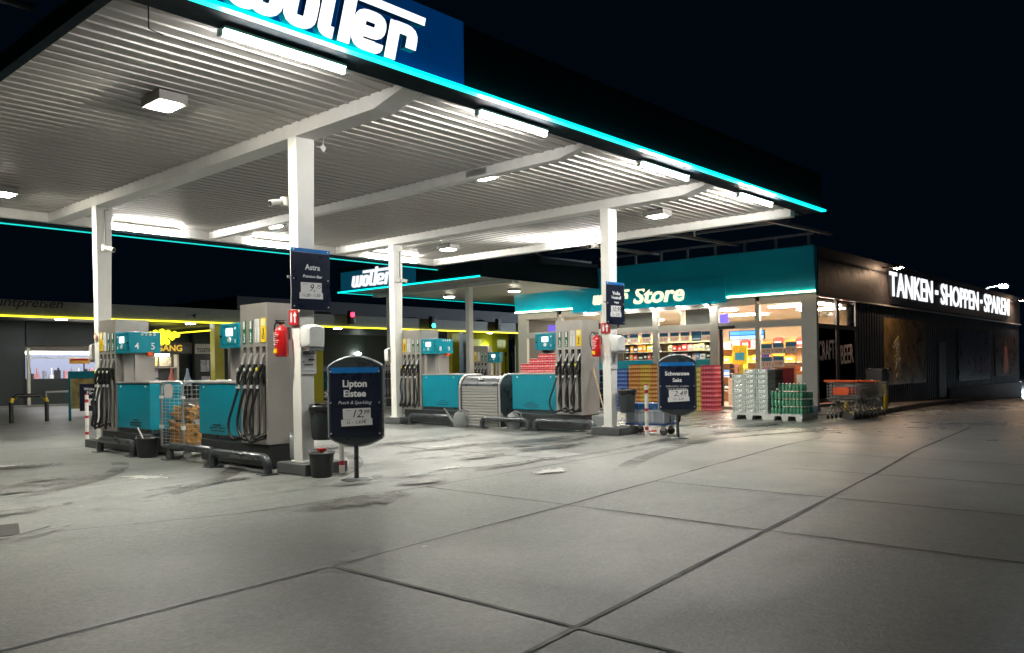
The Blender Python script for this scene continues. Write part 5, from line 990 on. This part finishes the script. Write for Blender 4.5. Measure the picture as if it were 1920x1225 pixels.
# ------------------------------------------------------------------ shopping trolleys, kerb and yellow guard by the long shop wall
def trolley(x, lab, first=[]):
    if first: return dup(first[0], (x, 7.36, gz(x)), label=lab)
    o = thing("shopping_trolley", lab, "shopping trolley", (x, 7.36, gz(x)), 0, "nested shopping trolleys"); first.append(o)
    gw = P("trolley_wire", (.50, .51, .51), .35, .3); w0, w1 = .33, .26
    mb = MB()
    for i in range(6):
        t = i / 5; z = .50 + .36 * t
        mb.tube([(.05, -w0, z), (.92, -w1, .56 + .30 * t)], .0055, 4); mb.tube([(.05, w0, z), (.92, w1, .56 + .30 * t)], .0055, 4); mb.tube([(.05, -w0, z), (.05, w0, z)], .0055, 4); mb.tube([(.92, -w1, .56 + .3 * t), (.92, w1, .56 + .3 * t)], .0055, 4)
    for i in range(8):
        t = i / 7; x_ = .05 + .87 * t; w = w0 + (w1 - w0) * t
        for s in (-1, 1): mb.tube([(x_, s * w, .50 + .06 * t), (x_, s * w, .86)], .0055, 4)
        mb.tube([(x_, -w, .50 + .06 * t), (x_, w, .50 + .06 * t)], .004, 4)
    for i in range(9): y = -w0 + 2 * w0 * i / 8; mb.tube([(.05, y, .50), (.05, y, .86)], .0055, 4); mb.tube([(.05, y, .50), (.92, y * w1 / w0, .56)], .004, 4)
    mb.build("basket", gw, o)
    MB().tube([(.05, -w0, .87), (.93, -w1, .87), (.93, w1, .87), (.05, w0, .87), (.05, -w0, .87)], .012, 6).build("rim", chrome, o)
    MB().tube([(-.08, -w0 - .02, .91), (-.08, w0 + .02, .91)], .026, 10).build("handle_bar", orange, o)
    mb = MB()
    for s in (-1, 1): mb.tube([(.05, s * w0, .86), (-.08, s * w0, .91)], .014, 6)
    mb.build("handle_bracket", chrome, o)
    for s in (-1, 1): MB().tube([(.05, s * w0, .50), (.30, s * .28, .42), (-.02 if s < 0 else -.02, s * .30, .13)], .014, 6).tube([(.30, s * .28, .42), (.85, s * .22, .13)], .014, 6).tube([(-.02, s * .30, .14), (.85, s * .22, .14)], .012, 6).build("leg", chrome, o)
    MB().box(.02, .035, -.18, .18, .58, .76).build("orange_plate", orange, o); MB().box(.0, .30, -.29, .29, .44, .455).build("lower_shelf", P("shelf_wire_green", (.22, .27, .25), .4, .4), o)
    for xx, s in ((0, -.30), (0, .30), (.83, -.22), (.83, .22)):
        w = MB().tube([(xx, s - .014, .06), (xx, s + .014, .06)], .06, 12).build("wheel", P("wheel_dark", (.04, .04, .042)), o); MB().box(xx - .02, xx + .02, s - .02, s + .02, .07, .135).build("fork", chrome, w)
    return o
for i in range(7): trolley(19.75 + .26 * i, "shopping trolley with orange handle, " + ("frontmost of the nested row facing the pallets", "second in the nested row", "third in the nested row", "fourth in the nested row", "fifth in the nested row", "sixth in the nested row", "rearmost of the nested row at the yellow guard")[i])
mb = MB(); kp = [(19.7, 7.03), (30, 8.55), (41.5, 9.6), (41.5, 9.7), (27.5, 9.68), (24.3, 9.66), (21.6, 8.3), (19.9, 7.2)]
nk = len(kp); vs = [(x, y, gz(x) - .02) for x, y in kp] + [(x, y, gz(x) + .15) for x, y in kp]
mb.add(vs, [tuple(range(nk, 2 * nk))] + [(i, (i + 1) % nk, (i + 1) % nk + nk, i + nk) for i in range(nk)]); mb.build("walkway", P("walkway_concrete", (.13, .125, .12), .75, var=.25), kind="structure")
tag(MB().prism([(0, 0), (3.4, .50), (3.4, .62), (0.05, .13)], 0, .03, ax='z').build("kerb_paint", P("worn_yellow_paint", (.38, .36, .12), .6, var=.55, vs=5), loc=(19.72, 7.04, gz(20.3) + .165)), "worn yellow painted kerb end under the trolleys", "kerb", None).rotation_euler.y = .0202
tag(MB().tube([(0, 0, 0), (0, 0, .50), (-.05, .03, .64), (-.16, .10, .72), (-.34, .2, .74), (-.9, .5, .74), (-1.05, .6, .70), (-1.1, .63, .5), (-1.1, .63, 0)], .055, 12).build("hoop_guard", yellow, loc=(22.9, 7.35, gz(22.9) + .15)), "bright yellow bent guard pipe behind the trolleys", "hoop guard")
o = thing("outdoor_bin", "dark tall waste bin with ashtray beside the ochre poster", "bin", (26.5, 8.75, gz(26.5) + .15)); MB().box(-.3, .3, -.25, .25, 0, 1.1).build("bin_body", P("bin_dark", (.02, .024, .03), .4), o, bevel=.02); MB().box(-.26, .26, -.27, -.251, .78, 1.02).build("bin_flap", black, o); MB().box(-.3, .5, -.27, .27, 1.102, 1.14).build("bin_lid", charc, o)
